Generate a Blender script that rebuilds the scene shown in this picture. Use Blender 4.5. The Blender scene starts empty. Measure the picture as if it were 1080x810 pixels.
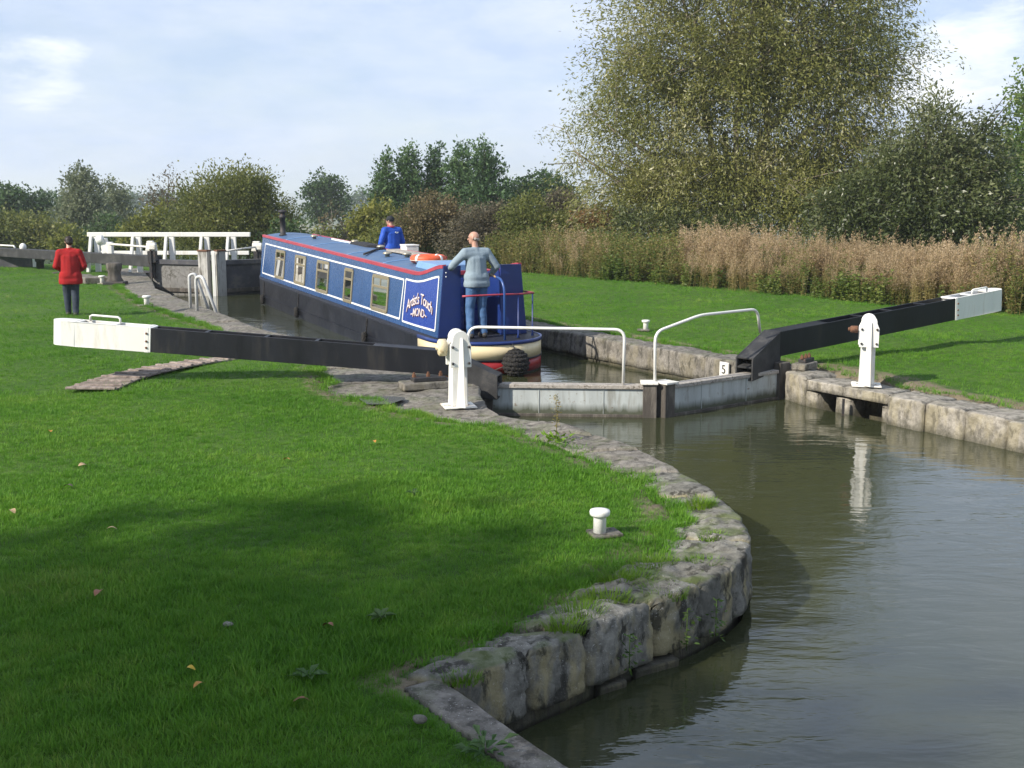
import bpy, bmesh, math, random
import numpy as np
from mathutils import Vector, Matrix, noise
PI = math.pi
rng = random.Random(11)
nrg = np.random.default_rng(5)
C = bpy.context.scene.collection
scene = bpy.context.scene

# ------------------------------------------------------------------ site layout
EYE = 2.6
PITCH = math.atan(200 / 1200)
CP, SP = math.cos(PITCH), math.sin(PITCH)
WATER = -0.45


def G(px, py, z=0.0):
    """surveyed ground point: where the sight line of a photo pixel meets height z"""
    a, b = (px - 540) / 1200, (405 - py) / 1200
    t = (z - EYE) / (-SP + b * CP)
    return Vector((a * t, (CP + b * SP) * t, z))


# ------------------------------------------------------------------ object helpers
def link(o, parent=None):
    C.objects.link(o)
    if parent is not None:
        o.parent = parent
    return o


def tag(o, label=None, cat=None, group=None, kind=None):
    if label: o['label'] = label
    if cat: o['category'] = cat
    if group: o['group'] = group
    if kind: o['kind'] = kind
    return o


def thing(name, label, cat, loc=(0, 0, 0), rz=0.0, group=None):
    o = bpy.data.objects.new(name, None)
    o.empty_display_size = 0.2
    link(o)
    o.location = loc
    o.rotation_euler = (0, 0, rz)
    return tag(o, label, cat, group, 'thing')


def copy_tree(o, loc=None, rz=None, label=None):
    def rec(a, parent):
        c = a.copy()
        C.objects.link(c)
        if parent is not None:
            c.parent = parent
        for ch in a.children:
            rec(ch, c)
        return c
    n = rec(o, None)
    if loc is not None: n.location = loc
    if rz is not None: n.rotation_euler = (0, 0, rz)
    if label: n['label'] = label
    return n


class MB:
    def __init__(s):
        s.v, s.f, s.m, s.sm = [], [], [], []

    def add(s, vs, fs, mat=0, smooth=False):
        k = len(s.v)
        s.v += [tuple(q) for q in vs]
        for f in fs:
            s.f.append(tuple(i + k for i in f)); s.m.append(mat); s.sm.append(smooth)
        return s

    def box(s, c, d, rot=None, mat=0, taper=1.0):
        x, y, z = d[0] / 2, d[1] / 2, d[2] / 2
        vs = []
        for dz, k in ((-z, 1.0), (z, taper)):
            for dx, dy in ((-x, -y), (x, -y), (x, y), (-x, y)):
                vs.append(Vector((dx * k, dy * k, dz)))
        if rot is not None: vs = [rot @ q for q in vs]
        vs = [q + Vector(c) for q in vs]
        return s.add(vs, [(3, 2, 1, 0), (4, 5, 6, 7), (0, 1, 5, 4), (1, 2, 6, 5), (2, 3, 7, 6), (3, 0, 4, 7)], mat)

    def bar(s, p0, p1, w, h, mat=0, up=(0, 0, 1), w1=None, h1=None):
        p0, p1 = Vector(p0), Vector(p1)
        d = (p1 - p0).normalized()
        u = Vector(up)
        sd = d.cross(u)
        if sd.length < 1e-4: sd = d.cross(Vector((1, 0, 0)))
        sd.normalize()
        u = sd.cross(d)
        vs = []
        for p, ww, hh in ((p0, w, h), (p1, w1 or w, h1 or h)):
            for a, b in ((-1, -1), (1, -1), (1, 1), (-1, 1)):
                vs.append(p + sd * a * ww / 2 + u * b * hh / 2)
        return s.add(vs, [(0, 1, 2, 3), (7, 6, 5, 4), (1, 0, 4, 5), (2, 1, 5, 6), (3, 2, 6, 7), (0, 3, 7, 4)], mat)

    def tube(s, pts, r, seg=8, mat=0, caps=True, closed=False):
        pts = [Vector(p) for p in pts]
        n = len(pts)
        rs = r if isinstance(r, (list, tuple)) else [r] * n
        vs, fs = [], []
        u = None
        for i, p in enumerate(pts):
            if closed:
                d = pts[(i + 1) % n] - pts[i - 1]
            else:
                d = pts[min(i + 1, n - 1)] - pts[max(i - 1, 0)]
            if d.length < 1e-9: d = Vector((0, 0, 1))
            d.normalize()
            if u is None:
                u = d.orthogonal().normalized()
            u = (u - d * u.dot(d))
            if u.length < 1e-6: u = d.orthogonal()
            u.normalize()
            w = d.cross(u)
            for k in range(seg):
                a = 2 * PI * k / seg
                vs.append(p + (u * math.cos(a) + w * math.sin(a)) * rs[i])
        last = n if closed else n - 1
        for i in range(last):
            j = (i + 1) % n
            for k in range(seg):
                k2 = (k + 1) % seg
                fs.append((i * seg + k, i * seg + k2, j * seg + k2, j * seg + k))
        s.add(vs, fs, mat, True)
        if caps and not closed:
            b = len(s.v) - len(vs)
            s.f.append(tuple(b + k for k in reversed(range(seg)))); s.m.append(mat); s.sm.append(False)
            b2 = b + (n - 1) * seg
            s.f.append(tuple(b2 + k for k in range(seg))); s.m.append(mat); s.sm.append(False)
        return s

    def lathe(s, prof, seg=16, M=None, mat=0, smooth=True):
        M = M or Matrix.Identity(4)
        vs, fs = [], []
        for r, z in prof:
            for k in range(seg):
                a = 2 * PI * k / seg
                vs.append(M @ Vector((r * math.cos(a), r * math.sin(a), z)))
        for i in range(len(prof) - 1):
            for k in range(seg):
                k2 = (k + 1) % seg
                fs.append((i * seg + k, i * seg + k2, (i + 1) * seg + k2, (i + 1) * seg + k))
        fs.append(tuple(reversed(range(seg))))
        fs.append(tuple((len(prof) - 1) * seg + k for k in range(seg)))
        return s.add(vs, fs, mat, smooth)

    def prism(s, poly, z0, z1, M=None, mat=0):
        """poly: ccw 2D; extruded from z0 to z1, then M"""
        M = M or Matrix.Identity(4)
        n = len(poly)
        vs = [M @ Vector((x, y, z0)) for x, y in poly] + [M @ Vector((x, y, z1)) for x, y in poly]
        fs = [tuple(reversed(range(n))), tuple(range(n, 2 * n))]
        for i in range(n):
            j = (i + 1) % n
            fs.append((i, j, n + j, n + i))
        return s.add(vs, fs, mat)

    def loft(s, rings, mat=0, smooth=False, closed=True, cap0=True, cap1=True):
        n = len(rings[0])
        vs = [q for r in rings for q in r]
        fs = []
        for i in range(len(rings) - 1):
            for k in range(n if closed else n - 1):
                k2 = (k + 1) % n
                fs.append((i * n + k, i * n + k2, (i + 1) * n + k2, (i + 1) * n + k))
        if cap0: fs.append(tuple(reversed(range(n))))
        if cap1: fs.append(tuple((len(rings) - 1) * n + k for k in range(n)))
        return s.add(vs, fs, mat, smooth)

    def sphere(s, c, r, seg=12, rings=8, mat=0, M=None):
        c = Vector(c)
        r = r if isinstance(r, (tuple, list)) else (r, r, r)
        vs, fs = [], []
        for i in range(rings + 1):
            t = PI * i / rings
            for k in range(seg):
                a = 2 * PI * k / seg
                q = Vector((r[0] * math.sin(t) * math.cos(a), r[1] * math.sin(t) * math.sin(a), r[2] * math.cos(t)))
                if M is not None: q = M @ q
                vs.append(c + q)
        for i in range(rings):
            for k in range(seg):
                k2 = (k + 1) % seg
                fs.append((i * seg + k, (i + 1) * seg + k, (i + 1) * seg + k2, i * seg + k2))
        return s.add(vs, fs, mat, True)

    def mesh(s, name, fix=True):
        me = bpy.data.meshes.new(name)
        me.from_pydata(s.v, [], s.f)
        me.polygons.foreach_set('material_index', s.m)
        me.polygons.foreach_set('use_smooth', s.sm)
        if fix:
            b = bmesh.new(); b.from_mesh(me)
            bmesh.ops.remove_doubles(b, verts=b.verts, dist=1e-6)
            bmesh.ops.recalc_face_normals(b, faces=b.faces)
            b.to_mesh(me); b.free()
        me.update()
        return me

    def build(s, name, mat, parent=None, bevel=0.0, fix=True, seg=2, world=False):
        me = s.mesh(name, fix)
        if world and parent is not None:
            m4 = Matrix.Identity(4); q = parent
            while q is not None:
                m4 = (Matrix.Translation(q.location) @ Matrix.Rotation(q.rotation_euler.z, 4, 'Z')) @ m4
                q = q.parent
            me.transform(m4.inverted())
        for m in (mat if isinstance(mat, (list, tuple)) else [mat]):
            me.materials.append(m)
        o = bpy.data.objects.new(name, me)
        link(o, parent)
        if bevel:
            b = o.modifiers.new('bevel', 'BEVEL')
            b.width = bevel; b.segments = seg; b.limit_method = 'ANGLE'; b.angle_limit = math.radians(35)
            b.harden_normals = False
        return o


def np_mesh(name, verts, faces_flat, nper, mat, parent=None, smooth=False):
    """fast mesh: verts (n,3) array, faces as flat int array with nper corners each"""
    me = bpy.data.meshes.new(name)
    nv = len(verts); nf = len(faces_flat) // nper
    me.vertices.add(nv)
    me.vertices.foreach_set('co', np.asarray(verts, dtype=np.float32).ravel())
    me.loops.add(nf * nper)
    me.loops.foreach_set('vertex_index', np.asarray(faces_flat, dtype=np.int32))
    me.polygons.add(nf)
    me.polygons.foreach_set('loop_start', np.arange(0, nf * nper, nper, dtype=np.int32))
    if smooth: me.polygons.foreach_set('use_smooth', np.ones(nf, dtype=bool))
    me.update(calc_edges=True)
    me.validate()
    for m in (mat if isinstance(mat, (list, tuple)) else [mat]): me.materials.append(m)
    o = bpy.data.objects.new(name, me)
    link(o, parent)
    return o


# ------------------------------------------------------------------ materials
class NT:
    def __init__(s, m):
        m.use_nodes = True
        s.t = m.node_tree
        s.t.nodes.clear()

    def n(s, typ, **kw):
        nd = s.t.nodes.new('ShaderNode' + typ)
        for k, v in kw.items():
            if k in nd.inputs:
                i = nd.inputs[k]
                if isinstance(v, bpy.types.NodeSocket): s.t.links.new(v, i)
                else: i.default_value = v
            else:
                setattr(nd, k, v)
        return nd

    def l(s, a, b): s.t.links.new(a, b)

    def noise(s, vec, scale, detail=4, rough=0.55, dist=0.0):
        nd = s.n('TexNoise', Scale=scale, Detail=detail, Roughness=rough, Distortion=dist)
        s.l(vec, nd.inputs['Vector'])
        return nd.outputs['Fac']

    def ramp(s, fac, stops, interp='LINEAR'):
        r = s.n('ValToRGB')
        r.color_ramp.interpolation = interp
        els = r.color_ramp.elements
        while len(els) < len(stops): els.new(0.5)
        for e, (p, c) in zip(els, stops):
            e.position = p
            e.color = (c, c, c, 1) if isinstance(c, (int, float)) else (*c, 1)
        s.l(fac, r.inputs['Fac'])
        return r.outputs['Color']

    def mix(s, fac, a, b, mode='MIX'):
        m = s.n('Mix', data_type='RGBA', blend_type=mode)
        for sock, v in ((m.inputs['Factor'], fac), (m.inputs['A'] if False else m.inputs[6], a), (m.inputs[7], b)):
            if isinstance(v, bpy.types.NodeSocket): s.l(v, sock)
            elif isinstance(v, (int, float)): sock.default_value = v
            else: sock.default_value = (*v, 1)
        return m.outputs[2]

    def math(s, op, a, b=0.5, clamp=False):
        m = s.n('Math', operation=op, use_clamp=clamp)
        for sock, v in zip(m.inputs, (a, b)):
            if isinstance(v, bpy.types.NodeSocket): s.l(v, sock)
            else: sock.default_value = v
        return m.outputs[0]

    def bump(s, h, strength=0.3, dist=0.02, normal=None):
        b = s.n('Bump', Strength=strength, Distance=dist)
        s.l(h, b.inputs['Height'])
        if normal is not None: s.l(normal, b.inputs['Normal'])
        return b.outputs['Normal']

    def out(s, sh, vol=None):
        o = s.n('OutputMaterial')
        if sh is not None: s.l(sh, o.inputs['Surface'])
        if vol is not None: s.l(vol, o.inputs['Volume'])

    def bsdf(s, color, rough=0.5, normal=None, metallic=0.0, spec=0.5, **kw):
        b = s.n('BsdfPrincipled')
        for k, v in (('Base Color', color), ('Roughness', rough), ('Metallic', metallic), ('Specular IOR Level', spec)) + tuple(kw.items()):
            if isinstance(v, bpy.types.NodeSocket): s.l(v, b.inputs[k])
            elif isinstance(v, tuple) and len(v) == 3: b.inputs[k].default_value = (*v, 1)
            else: b.inputs[k].default_value = v
        if normal is not None: s.l(normal, b.inputs['Normal'])
        return b.outputs[0]


def newmat(name):
    m = bpy.data.materials.new(name)
    return m, NT(m)


def paint(name, col, dirt=(0.2, 0.16, 0.1), amount=0.25, scale=3.0, rough=0.45, bump=0.15, rust=None, streak=False, var=0.12, spec=0.4):
    """weathered paint: tone variation, dirt patches, optional rust spots, fine bump"""
    m, t = newmat(name)
    co = t.n('TexCoord').outputs['Object']
    v = co
    if streak:
        mp = t.n('Mapping'); t.l(co, mp.inputs['Vector']); mp.inputs['Scale'].default_value = (1, 1, 0.18)
        v = mp.outputs[0]
    n1 = t.noise(v, scale, 6, 0.6)
    n2 = t.noise(v, scale * 5.3, 5, 0.65)
    dk = tuple(c * (1 - var) for c in col); lt = tuple(min(1, c * (1 + var)) for c in col)
    base = t.mix(t.ramp(n1, [(0.35, 0.0), (0.65, 1.0)]), dk, lt)
    mask = t.ramp(t.math('ADD', t.math('MULTIPLY', n1, 0.55), t.math('MULTIPLY', n2, 0.45)), [(0.53 - amount * 0.06, 0.0), (0.62, 1.0)])
    base = t.mix(t.math('MULTIPLY', mask, min(1, amount * 2.2)), base, dirt)
    if rust:
        nr = t.noise(co, scale * 3.1, 6, 0.7)
        base = t.mix(t.ramp(nr, [(0.60, 0.0), (0.66, 1.0)]), base, rust)
    nb = t.noise(co, scale * 14, 4, 0.6)
    rr = t.math('ADD', t.math('MULTIPLY', n2, 0.3), rough - 0.15)
    t.out(t.bsdf(base, rr, t.bump(nb, bump, 0.01) if bump > 0.01 else None, spec=spec))
    return m


def plain(name, col, rough=0.5, metallic=0.0, var=0.1, scale=20, bump=0.1, spec=0.4):
    m, t = newmat(name)
    co = t.n('TexCoord').outputs['Object']
    n1 = t.noise(co, scale, 4)
    base = t.mix(t.ramp(n1, [(0.3, 0.0), (0.7, 1.0)]), tuple(c * (1 - var) for c in col), tuple(min(1, c * (1 + var)) for c in col))
    t.out(t.bsdf(base, rough, t.bump(n1, bump, 0.005), metallic, spec))
    return m


def stone_mat(name, base1=(0.19, 0.175, 0.15), base2=(0.32, 0.30, 0.26), ochre=0.5, lichen=0.5, moss=0.0, joint=None, dark=0.55, top_moss=0.0):
    m, t = newmat(name)
    geo = t.n('NewGeometry')
    co = geo.outputs['Position']
    n1 = t.noise(co, 1.7, 8, 0.62, 0.4)
    n2 = t.noise(co, 9.0, 8, 0.7)
    n3 = t.noise(co, 42.0, 5, 0.65)
    col = t.mix(t.ramp(n1, [(0.3, 0.0), (0.7, 1.0)]), base1, base2)
    col = t.mix(t.ramp(n2, [(0.38, 0.75), (0.62, 0.0)]), col, tuple(c * 0.45 for c in base1))
    # ochre staining running down the faces
    mp = t.n('Mapping'); t.l(co, mp.inputs['Vector']); mp.inputs['Scale'].default_value = (2.6, 2.6, 1.15)
    no = t.noise(mp.outputs[0], 1.6, 6, 0.6)
    sz = t.n('SeparateXYZ'); t.l(geo.outputs['Normal'], sz.inputs[0])
    upness = t.ramp(sz.outputs['Z'], [(0.35, 0.0), (0.8, 1.0)])
    side = t.math('SUBTRACT', 1.0, upness)
    om = t.math('MULTIPLY', t.ramp(no, [(0.47, 0.0), (0.58, 1.0)]), t.math('MULTIPLY', side, ochre))
    col = t.mix(om, col, (0.31, 0.265, 0.14))
    # black algae patches
    nd = t.noise(mp.outputs[0], 3.3, 7, 0.65)
    col = t.mix(t.math('MULTIPLY', t.ramp(nd, [(0.53, 0.0), (0.60, 1.0)]), dark), col, (0.03, 0.028, 0.022))
    # wet dark band at the water line
    sp = t.n('SeparateXYZ'); t.l(co, sp.inputs[0])
    wet = t.ramp(t.math('ADD', sp.outputs['Z'], t.math('MULTIPLY', n2, 0.14)), [(0.0, 1.0), (1.0, 0.0)])
    wet_n = wet.node
    wz = t.math('ADD', t.math('MULTIPLY', sp.outputs['Z'], 1.0), t.math('MULTIPLY', n2, 0.12))
    wetm = t.n('MapRange'); t.l(wz, wetm.inputs['Value'])
    wetm.inputs['From Min'].default_value = WATER + 0.05; wetm.inputs['From Max'].default_value = WATER + 0.20
    wetm.inputs['To Min'].default_value = 0.8; wetm.inputs['To Max'].default_value = 0.0
    col = t.mix(wetm.outputs[0], col, (0.05, 0.048, 0.03))
    # pale lichen dots on the upper faces
    wv_ = t.n('TexNoise', Scale=6.0, Detail=3); t.l(co, wv_.inputs['Vector'])
    wco = t.n('VectorMath', operation='ADD'); t.l(co, wco.inputs[0]); t.l(wv_.outputs['Color'], wco.inputs[1])
    vor = t.n('TexVoronoi', Scale=17.0); t.l(wco.outputs[0], vor.inputs['Vector'])
    lm = t.math('MULTIPLY', t.ramp(t.math('ADD', vor.outputs['Distance'], t.math('MULTIPLY', n3, 0.35)), [(0.27, 1.0), (0.38, 0.0)]), t.ramp(n1, [(0.42, 0.0), (0.6, 1.0)]))
    col = t.mix(t.math('MULTIPLY', lm, lichen), col, (0.55, 0.54, 0.50))
    if moss or top_moss:
        nm = t.noise(co, 2.6, 6, 0.65)
        mm = t.math('MULTIPLY', t.ramp(nm, [(0.5, 0.0), (0.6, 1.0)]), t.math('ADD', t.math('MULTIPLY', upness, top_moss), moss))
        col = t.mix(mm, col, (0.09, 0.12, 0.03))
    h = t.math('ADD', t.math('MULTIPLY', n2, 0.7), t.math('MULTIPLY', n3, 0.35))
    if joint:
        br = t.n('TexBrick', Scale=joint, offset=0.5)
        t.l(co, br.inputs['Vector'])
        br.inputs['Mortar Size'].default_value = 0.018
        jm = br.outputs['Fac']
        col = t.mix(t.math('MULTIPLY', jm, 0.7), col, (0.06, 0.05, 0.04))
        h = t.math('SUBTRACT', h, t.math('MULTIPLY', jm, 0.6))
    t.out(t.bsdf(col, 0.9, t.bump(h, 0.7, 0.035), spec=0.25))
    return m


def leaf_mat(name, stops, trans=0.35, clump=0.5, spec=0.3, rough=0.5, clump_col=None):
    m, t = newmat(name)
    geo = t.n('NewGeometry')
    n1 = t.noise(geo.outputs['Position'], clump, 3, 0.5)
    f = t.math('ADD', t.math('MULTIPLY', geo.outputs['Random Per Island'], 0.62), t.math('MULTIPLY', t.math('SUBTRACT', n1, 0.5), 1.3))
    f = t.math('ADD', f, 0.19)
    col = t.ramp(f, stops)
    b = t.bsdf(col, rough, spec=spec)
    tr = t.n('BsdfTranslucent'); t.l(col, tr.inputs['Color'])
    mx = t.n('MixShader', Fac=trans)
    t.l(b, mx.inputs[1]); t.l(tr.outputs[0], mx.inputs[2])
    t.out(mx.outputs[0])
    return m


M = {}
M['white'] = paint('white_paint', (0.74, 0.73, 0.69), (0.42, 0.34, 0.22), 0.14, 2.6, 0.45, 0.12, rust=None, streak=True, var=0.05)
M['white_rusty'] = paint('white_paint_rusty', (0.72, 0.70, 0.64), (0.36, 0.27, 0.16), 0.26, 4.0, 0.5, 0.2, rust=(0.22, 0.10, 0.045), streak=False, var=0.06)
M['cream_iron'] = paint('cream_iron', (0.68, 0.58, 0.38), (0.4, 0.26, 0.12), 0.25, 6, 0.5, 0.2)
M['black'] = paint('black_paint', (0.010, 0.011, 0.015), (0.05, 0.043, 0.033), 0.16, 1.6, 0.5, 0.2, streak=True, var=0.35, spec=0.28)
M['black_old'] = paint('black_weathered', (0.028, 0.028, 0.029), (0.08, 0.075, 0.068), 0.25, 3.0, 0.7, 0.35, var=0.35)
M['void'] = plain('dark_inside', (0.012, 0.012, 0.013), 0.9)
def wet_panel(name, col, algae=(0.045, 0.05, 0.022)):
    m, t = newmat(name)
    geo = t.n('NewGeometry'); co = geo.outputs['Position']
    mp = t.n('Mapping'); t.l(co, mp.inputs['Vector']); mp.inputs['Scale'].default_value = (1, 1, 0.12)
    n1 = t.noise(mp.outputs[0], 3.0, 6, 0.65); n2 = t.noise(co, 11, 6, 0.65); n3 = t.noise(mp.outputs[0], 14, 5, 0.6)
    base = t.mix(t.ramp(n1, [(0.35, 0.0), (0.65, 1.0)]), tuple(c * 0.80 for c in col), tuple(c * 1.12 for c in col))
    base = t.mix(t.math('MULTIPLY', t.ramp(n3, [(0.52, 0.0), (0.68, 1.0)]), 0.6), base, (0.20, 0.19, 0.155))
    base = t.mix(t.ramp(n2, [(0.62, 0.0), (0.68, 0.8)]), base, (0.17, 0.12, 0.08))
    sp = t.n('SeparateXYZ'); t.l(co, sp.inputs[0])
    wz = t.math('ADD', sp.outputs['Z'], t.math('MULTIPLY', n3, 0.16))
    mr_ = t.n('MapRange'); t.l(wz, mr_.inputs['Value'])
    mr_.inputs['From Min'].default_value = -0.30; mr_.inputs['From Max'].default_value = -0.19; mr_.inputs['To Min'].default_value = 0.9; mr_.inputs['To Max'].default_value = 0.0
    base = t.mix(mr_.outputs[0], base, algae)
    t.out(t.bsdf(base, t.math('ADD', t.math('MULTIPLY', n2, 0.3), 0.35), t.bump(n2, 0.25, 0.01), spec=0.35))
    return m


M['panel_wet'] = wet_panel('gate_panel_grey_wet', (0.43, 0.46, 0.45))
M['panel'] = paint('gate_panel_grey', (0.43, 0.46, 0.45), (0.22, 0.23, 0.20), 0.3, 1.7, 0.5, 0.15, streak=True, var=0.12)
M['panel_old'] = paint('gate_panel_weathered', (0.17, 0.165, 0.155), (0.07, 0.065, 0.055), 0.5, 2.2, 0.75, 0.35, var=0.35)
M['panel_dark'] = paint('gate_panel_dark', (0.06, 0.06, 0.068), (0.13, 0.12, 0.10), 0.35, 2.2, 0.7, 0.35, var=0.3)
M['post_dirty'] = paint('dirty_white_post', (0.40, 0.39, 0.36), (0.09, 0.08, 0.065), 0.6, 3.0, 0.7, 0.3, streak=True, var=0.2)
M['timber'] = paint('dark_timber', (0.075, 0.065, 0.055), (0.2, 0.18, 0.15), 0.3, 5.0, 0.85, 0.5, streak=True, var=0.4)
M['timber_pale'] = paint('weathered_timber', (0.36, 0.33, 0.29), (0.12, 0.10, 0.08), 0.5, 6.0, 0.85, 0.4, var=0.3)
M['rust'] = paint('rusty_iron', (0.16, 0.075, 0.04), (0.05, 0.035, 0.03), 0.4, 8, 0.85, 0.4, var=0.35)
M['iron'] = paint('dark_iron', (0.03, 0.03, 0.032), (0.12, 0.07, 0.045), 0.3, 8, 0.6, 0.3)
M['galv'] = paint('galvanised_tube', (0.52, 0.52, 0.51), (0.34, 0.33, 0.30), 0.25, 6, 0.45, 0.1)
M['stone'] = stone_mat('weathered_limestone', (0.13, 0.125, 0.105), (0.33, 0.315, 0.27), 0.75, 0.7, 0.05, None, 0.85, 0.55)
M['stone_top'] = stone_mat('worn_coping_stone', (0.17, 0.155, 0.13), (0.30, 0.275, 0.24), 0.2, 0.7, 0.0, None, 0.6, 0.25)
M['stone_pale'] = stone_mat('pale_dressed_stone', (0.27, 0.245, 0.20), (0.42, 0.385, 0.33), 0.35, 0.5, 0.0, None, 0.45, 0.1)
M['stone_low'] = stone_mat('rubble_masonry', (0.09, 0.085, 0.07), (0.2, 0.185, 0.15), 0.4, 0.1, 0.1, 3.5, 0.8)
M['path_brick'] = stone_mat('path_brick', (0.27, 0.215, 0.185), (0.43, 0.36, 0.32), 0.0, 0.3, 0.0, None, 0.35, 0.15)


# ------------------------------------------------------------------ camera, world, sun
cam_d = bpy.data.cameras.new('camera')
cam = bpy.data.objects.new('camera', cam_d)
link(cam)
cam.location = (0, 0, EYE)
cam.rotation_euler = (PI / 2 - PITCH, 0, 0)
cam_d.sensor_width = 36
cam_d.lens = 40.0
cam_d.clip_start = 0.1
cam_d.clip_end = 30000
scene.camera = cam

SUN_AZ = Vector((-0.83, -0.56)).normalized()
SUN_EL = math.radians(33)
to_sun = Vector((SUN_AZ.x * math.cos(SUN_EL), SUN_AZ.y * math.cos(SUN_EL), math.sin(SUN_EL)))
sd = bpy.data.lights.new('sun', 'SUN')
sd.energy = 4.6
sd.angle = math.radians(0.55)
sd.color = (1.0, 0.93, 0.82)
sun = link(bpy.data.objects.new('sun', sd))
sun.rotation_euler = to_sun.to_track_quat('Z', 'Y').to_euler()
sun.location = (-20, -10, 30)

w = bpy.data.worlds.new('World')
scene.world = w
w.use_nodes = True
wt = NT(w)
sky = wt.n('TexSky', sky_type='NISHITA', sun_disc=False)
sky.sun_elevation = SUN_EL
sky.sun_rotation = math.atan2(to_sun.x, to_sun.y)
sky.altitude = 80; sky.air_density = 1.0; sky.dust_density = 0.6; sky.ozone_density = 1.3
dirv = wt.n('TexCoord').outputs['Generated']
sx = wt.n('SeparateXYZ'); wt.l(dirv, sx.inputs[0])
cb = wt.n('CombineXYZ')
wt.l(sx.outputs['X'], cb.inputs['X']); wt.l(sx.outputs['Y'], cb.inputs['Y'])
wt.l(wt.math('MULTIPLY', sx.outputs['Z'], 3.2), cb.inputs['Z'])
cn = wt.noise(cb.outputs[0], 3.4, 7, 0.55, 0.25)
cn2 = wt.noise(cb.outputs[0], 9.0, 6, 0.6, 0.1)
cover = wt.ramp(cn, [(0.36, 0.62), (0.58, 1.0)])
hi = wt.n('MapRange', interpolation_type='SMOOTHSTEP'); wt.l(sx.outputs['Z'], hi.inputs['Value'])
hi.inputs['From Min'].default_value = 0.16; hi.inputs['From Max'].default_value = 0.45; hi.inputs['To Min'].default_value = 1.0; hi.inputs['To Max'].default_value = 0.85
cover = wt.math('MULTIPLY', cover, hi.outputs[0])
# a veil of thin cloud: lilac-grey below, brighter crests
ccol = wt.mix(wt.ramp(cn2, [(0.35, 0.0), (0.7, 1.0)]), (4.6, 5.6, 7.7), (6.3, 6.9, 8.2))


def puff(direction, width, sharp, gain=0.34):
    d = Vector(direction).normalized()
    vm = wt.n('VectorMath', operation='DOT_PRODUCT')
    wt.l(dirv, vm.inputs[0]); vm.inputs[1].default_value = d
    g = wt.n('MapRange', interpolation_type='SMOOTHSTEP')
    wt.l(vm.outputs['Value'], g.inputs['Value'])
    g.inputs['From Min'].default_value = math.cos(math.radians(width)); g.inputs['From Max'].default_value = 1.0
    return wt.ramp(wt.math('ADD', wt.math('MULTIPLY', g.outputs[0], gain), wt.math('MULTIPLY', cn2, 0.85)), [(0.60, 0.0), (0.60 + sharp, 1.0)])


def px_dir(px, py):
    a, b = (px - 540) / 1200, (405 - py) / 1200
    return (a, CP + b * SP, -SP + b * CP)


base_sky = wt.mix(wt.math('MULTIPLY', cover, 0.95), sky.outputs[0], ccol)
bright = wt.math('ADD', puff(px_dir(1015, 75), 5.0, 0.25), puff(px_dir(40, 66), 3.2, 0.3, 0.20), True)
base_sky = wt.mix(wt.math('MULTIPLY', bright, 0.9), base_sky, (9.6, 9.7, 9.9))
bg = wt.n('Background', Strength=0.091)
wt.l(base_sky, bg.inputs['Color'])
wo = wt.n('OutputWorld'); wt.l(bg.outputs[0], wo.inputs['Surface'])

vs_ = scene.view_settings
scene.display_settings.display_device = 'sRGB'
vs_.view_transform = 'Standard'; vs_.look = 'None'; vs_.exposure = 0.6; vs_.gamma = 1.0; vs_.use_curve_mapping = False
cy = scene.cycles
cy.max_bounces = 7; cy.diffuse_bounces = 3; cy.glossy_bounces = 3; cy.transmission_bounces = 5; cy.volume_bounces = 1; cy.transparent_max_bounces = 8
cy.caustics_reflective = False; cy.caustics_refractive = False
cy.sample_clamp_indirect = 6.0
cy.use_denoising = True
try: cy.denoiser = 'OPENIMAGEDENOISE'
except Exception: pass


# ------------------------------------------------------------------ plan of the canal (world metres, camera foot at the origin, +Y ahead)
def V2(p): return Vector((p[0], p[1]))


Q_FL, Q_L = (-11.15, 35.3), (-0.40, 15.2)          # left lock wall: far quoin and near quoin
left_wall_outer = [(-13.4, 41.0), Q_FL, (-10.01, 31.96), (-7.84, 27.7), (-6.71, 25.64), (-4.92, 22.15), (-1.52, 17.1), (-0.45, 15.5)]
left_wall_inner = [(-14.3, 40.6), (-12.1, 34.9), (-11.2, 32.4), (-8.94, 27.4), (-7.5, 25.0), (-6.0, 22.6), (-3.05, 17.4), (-2.45, 14.95)]
nose_outer = [(-0.45, 15.5), (-0.36, 14.3), (-0.12, 13.35), (0.52, 12.8), (0.92, 12.15), (1.22, 11.6), (1.52, 10.8), (1.77, 9.8), (1.87, 9.0), (1.82, 8.35),
              (1.66, 7.85), (1.45, 7.5), (1.23, 7.25), (1.0, 7.05), (0.78, 6.84), (0.52, 6.58), (0.28, 6.35), (0.05, 6.13), (-0.17, 5.94), (-0.32, 5.80)]
nose_inner = [(-2.45, 14.95), (-1.65, 13.95), (-1.10, 13.3), (-0.30, 12.85), (0.10, 12.35), (0.50, 11.67), (0.92, 10.82), (1.28, 9.91), (1.32, 9.14), (1.22, 8.55),
              (1.02, 8.1), (0.80, 7.75), (0.58, 7.45), (0.38, 7.2), (0.18, 6.93), (0.0, 6.68), (-0.14, 6.50), (-0.33, 6.30), (-0.52, 6.12), (-0.66, 5.98)]
board_outer = [(-0.40, 5.92), (0.18, 5.05), (1.3, 3.5), (2.6, 1.8), (3.4, -1.0), (4.0, -14.0)]
board_inner = [(-0.58, 5.80), (-0.01, 4.94), (1.11, 3.39), (2.35, 1.6), (3.1, -1.1), (3.7, -14.0)]
right_wall_outer = [(-8.9, 41.0), (-7.15, 36.5), (-3.4, 29.5), (0.50, 22.5), (2.5, 19.3), (3.46, 17.85), (4.10, 16.95)]
right_wall_inner = [(-8.2, 41.4), (-6.45, 36.9), (-2.75, 29.9), (1.15, 22.9), (3.1, 19.75), (4.0, 18.4), (4.75, 17.35)]
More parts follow.
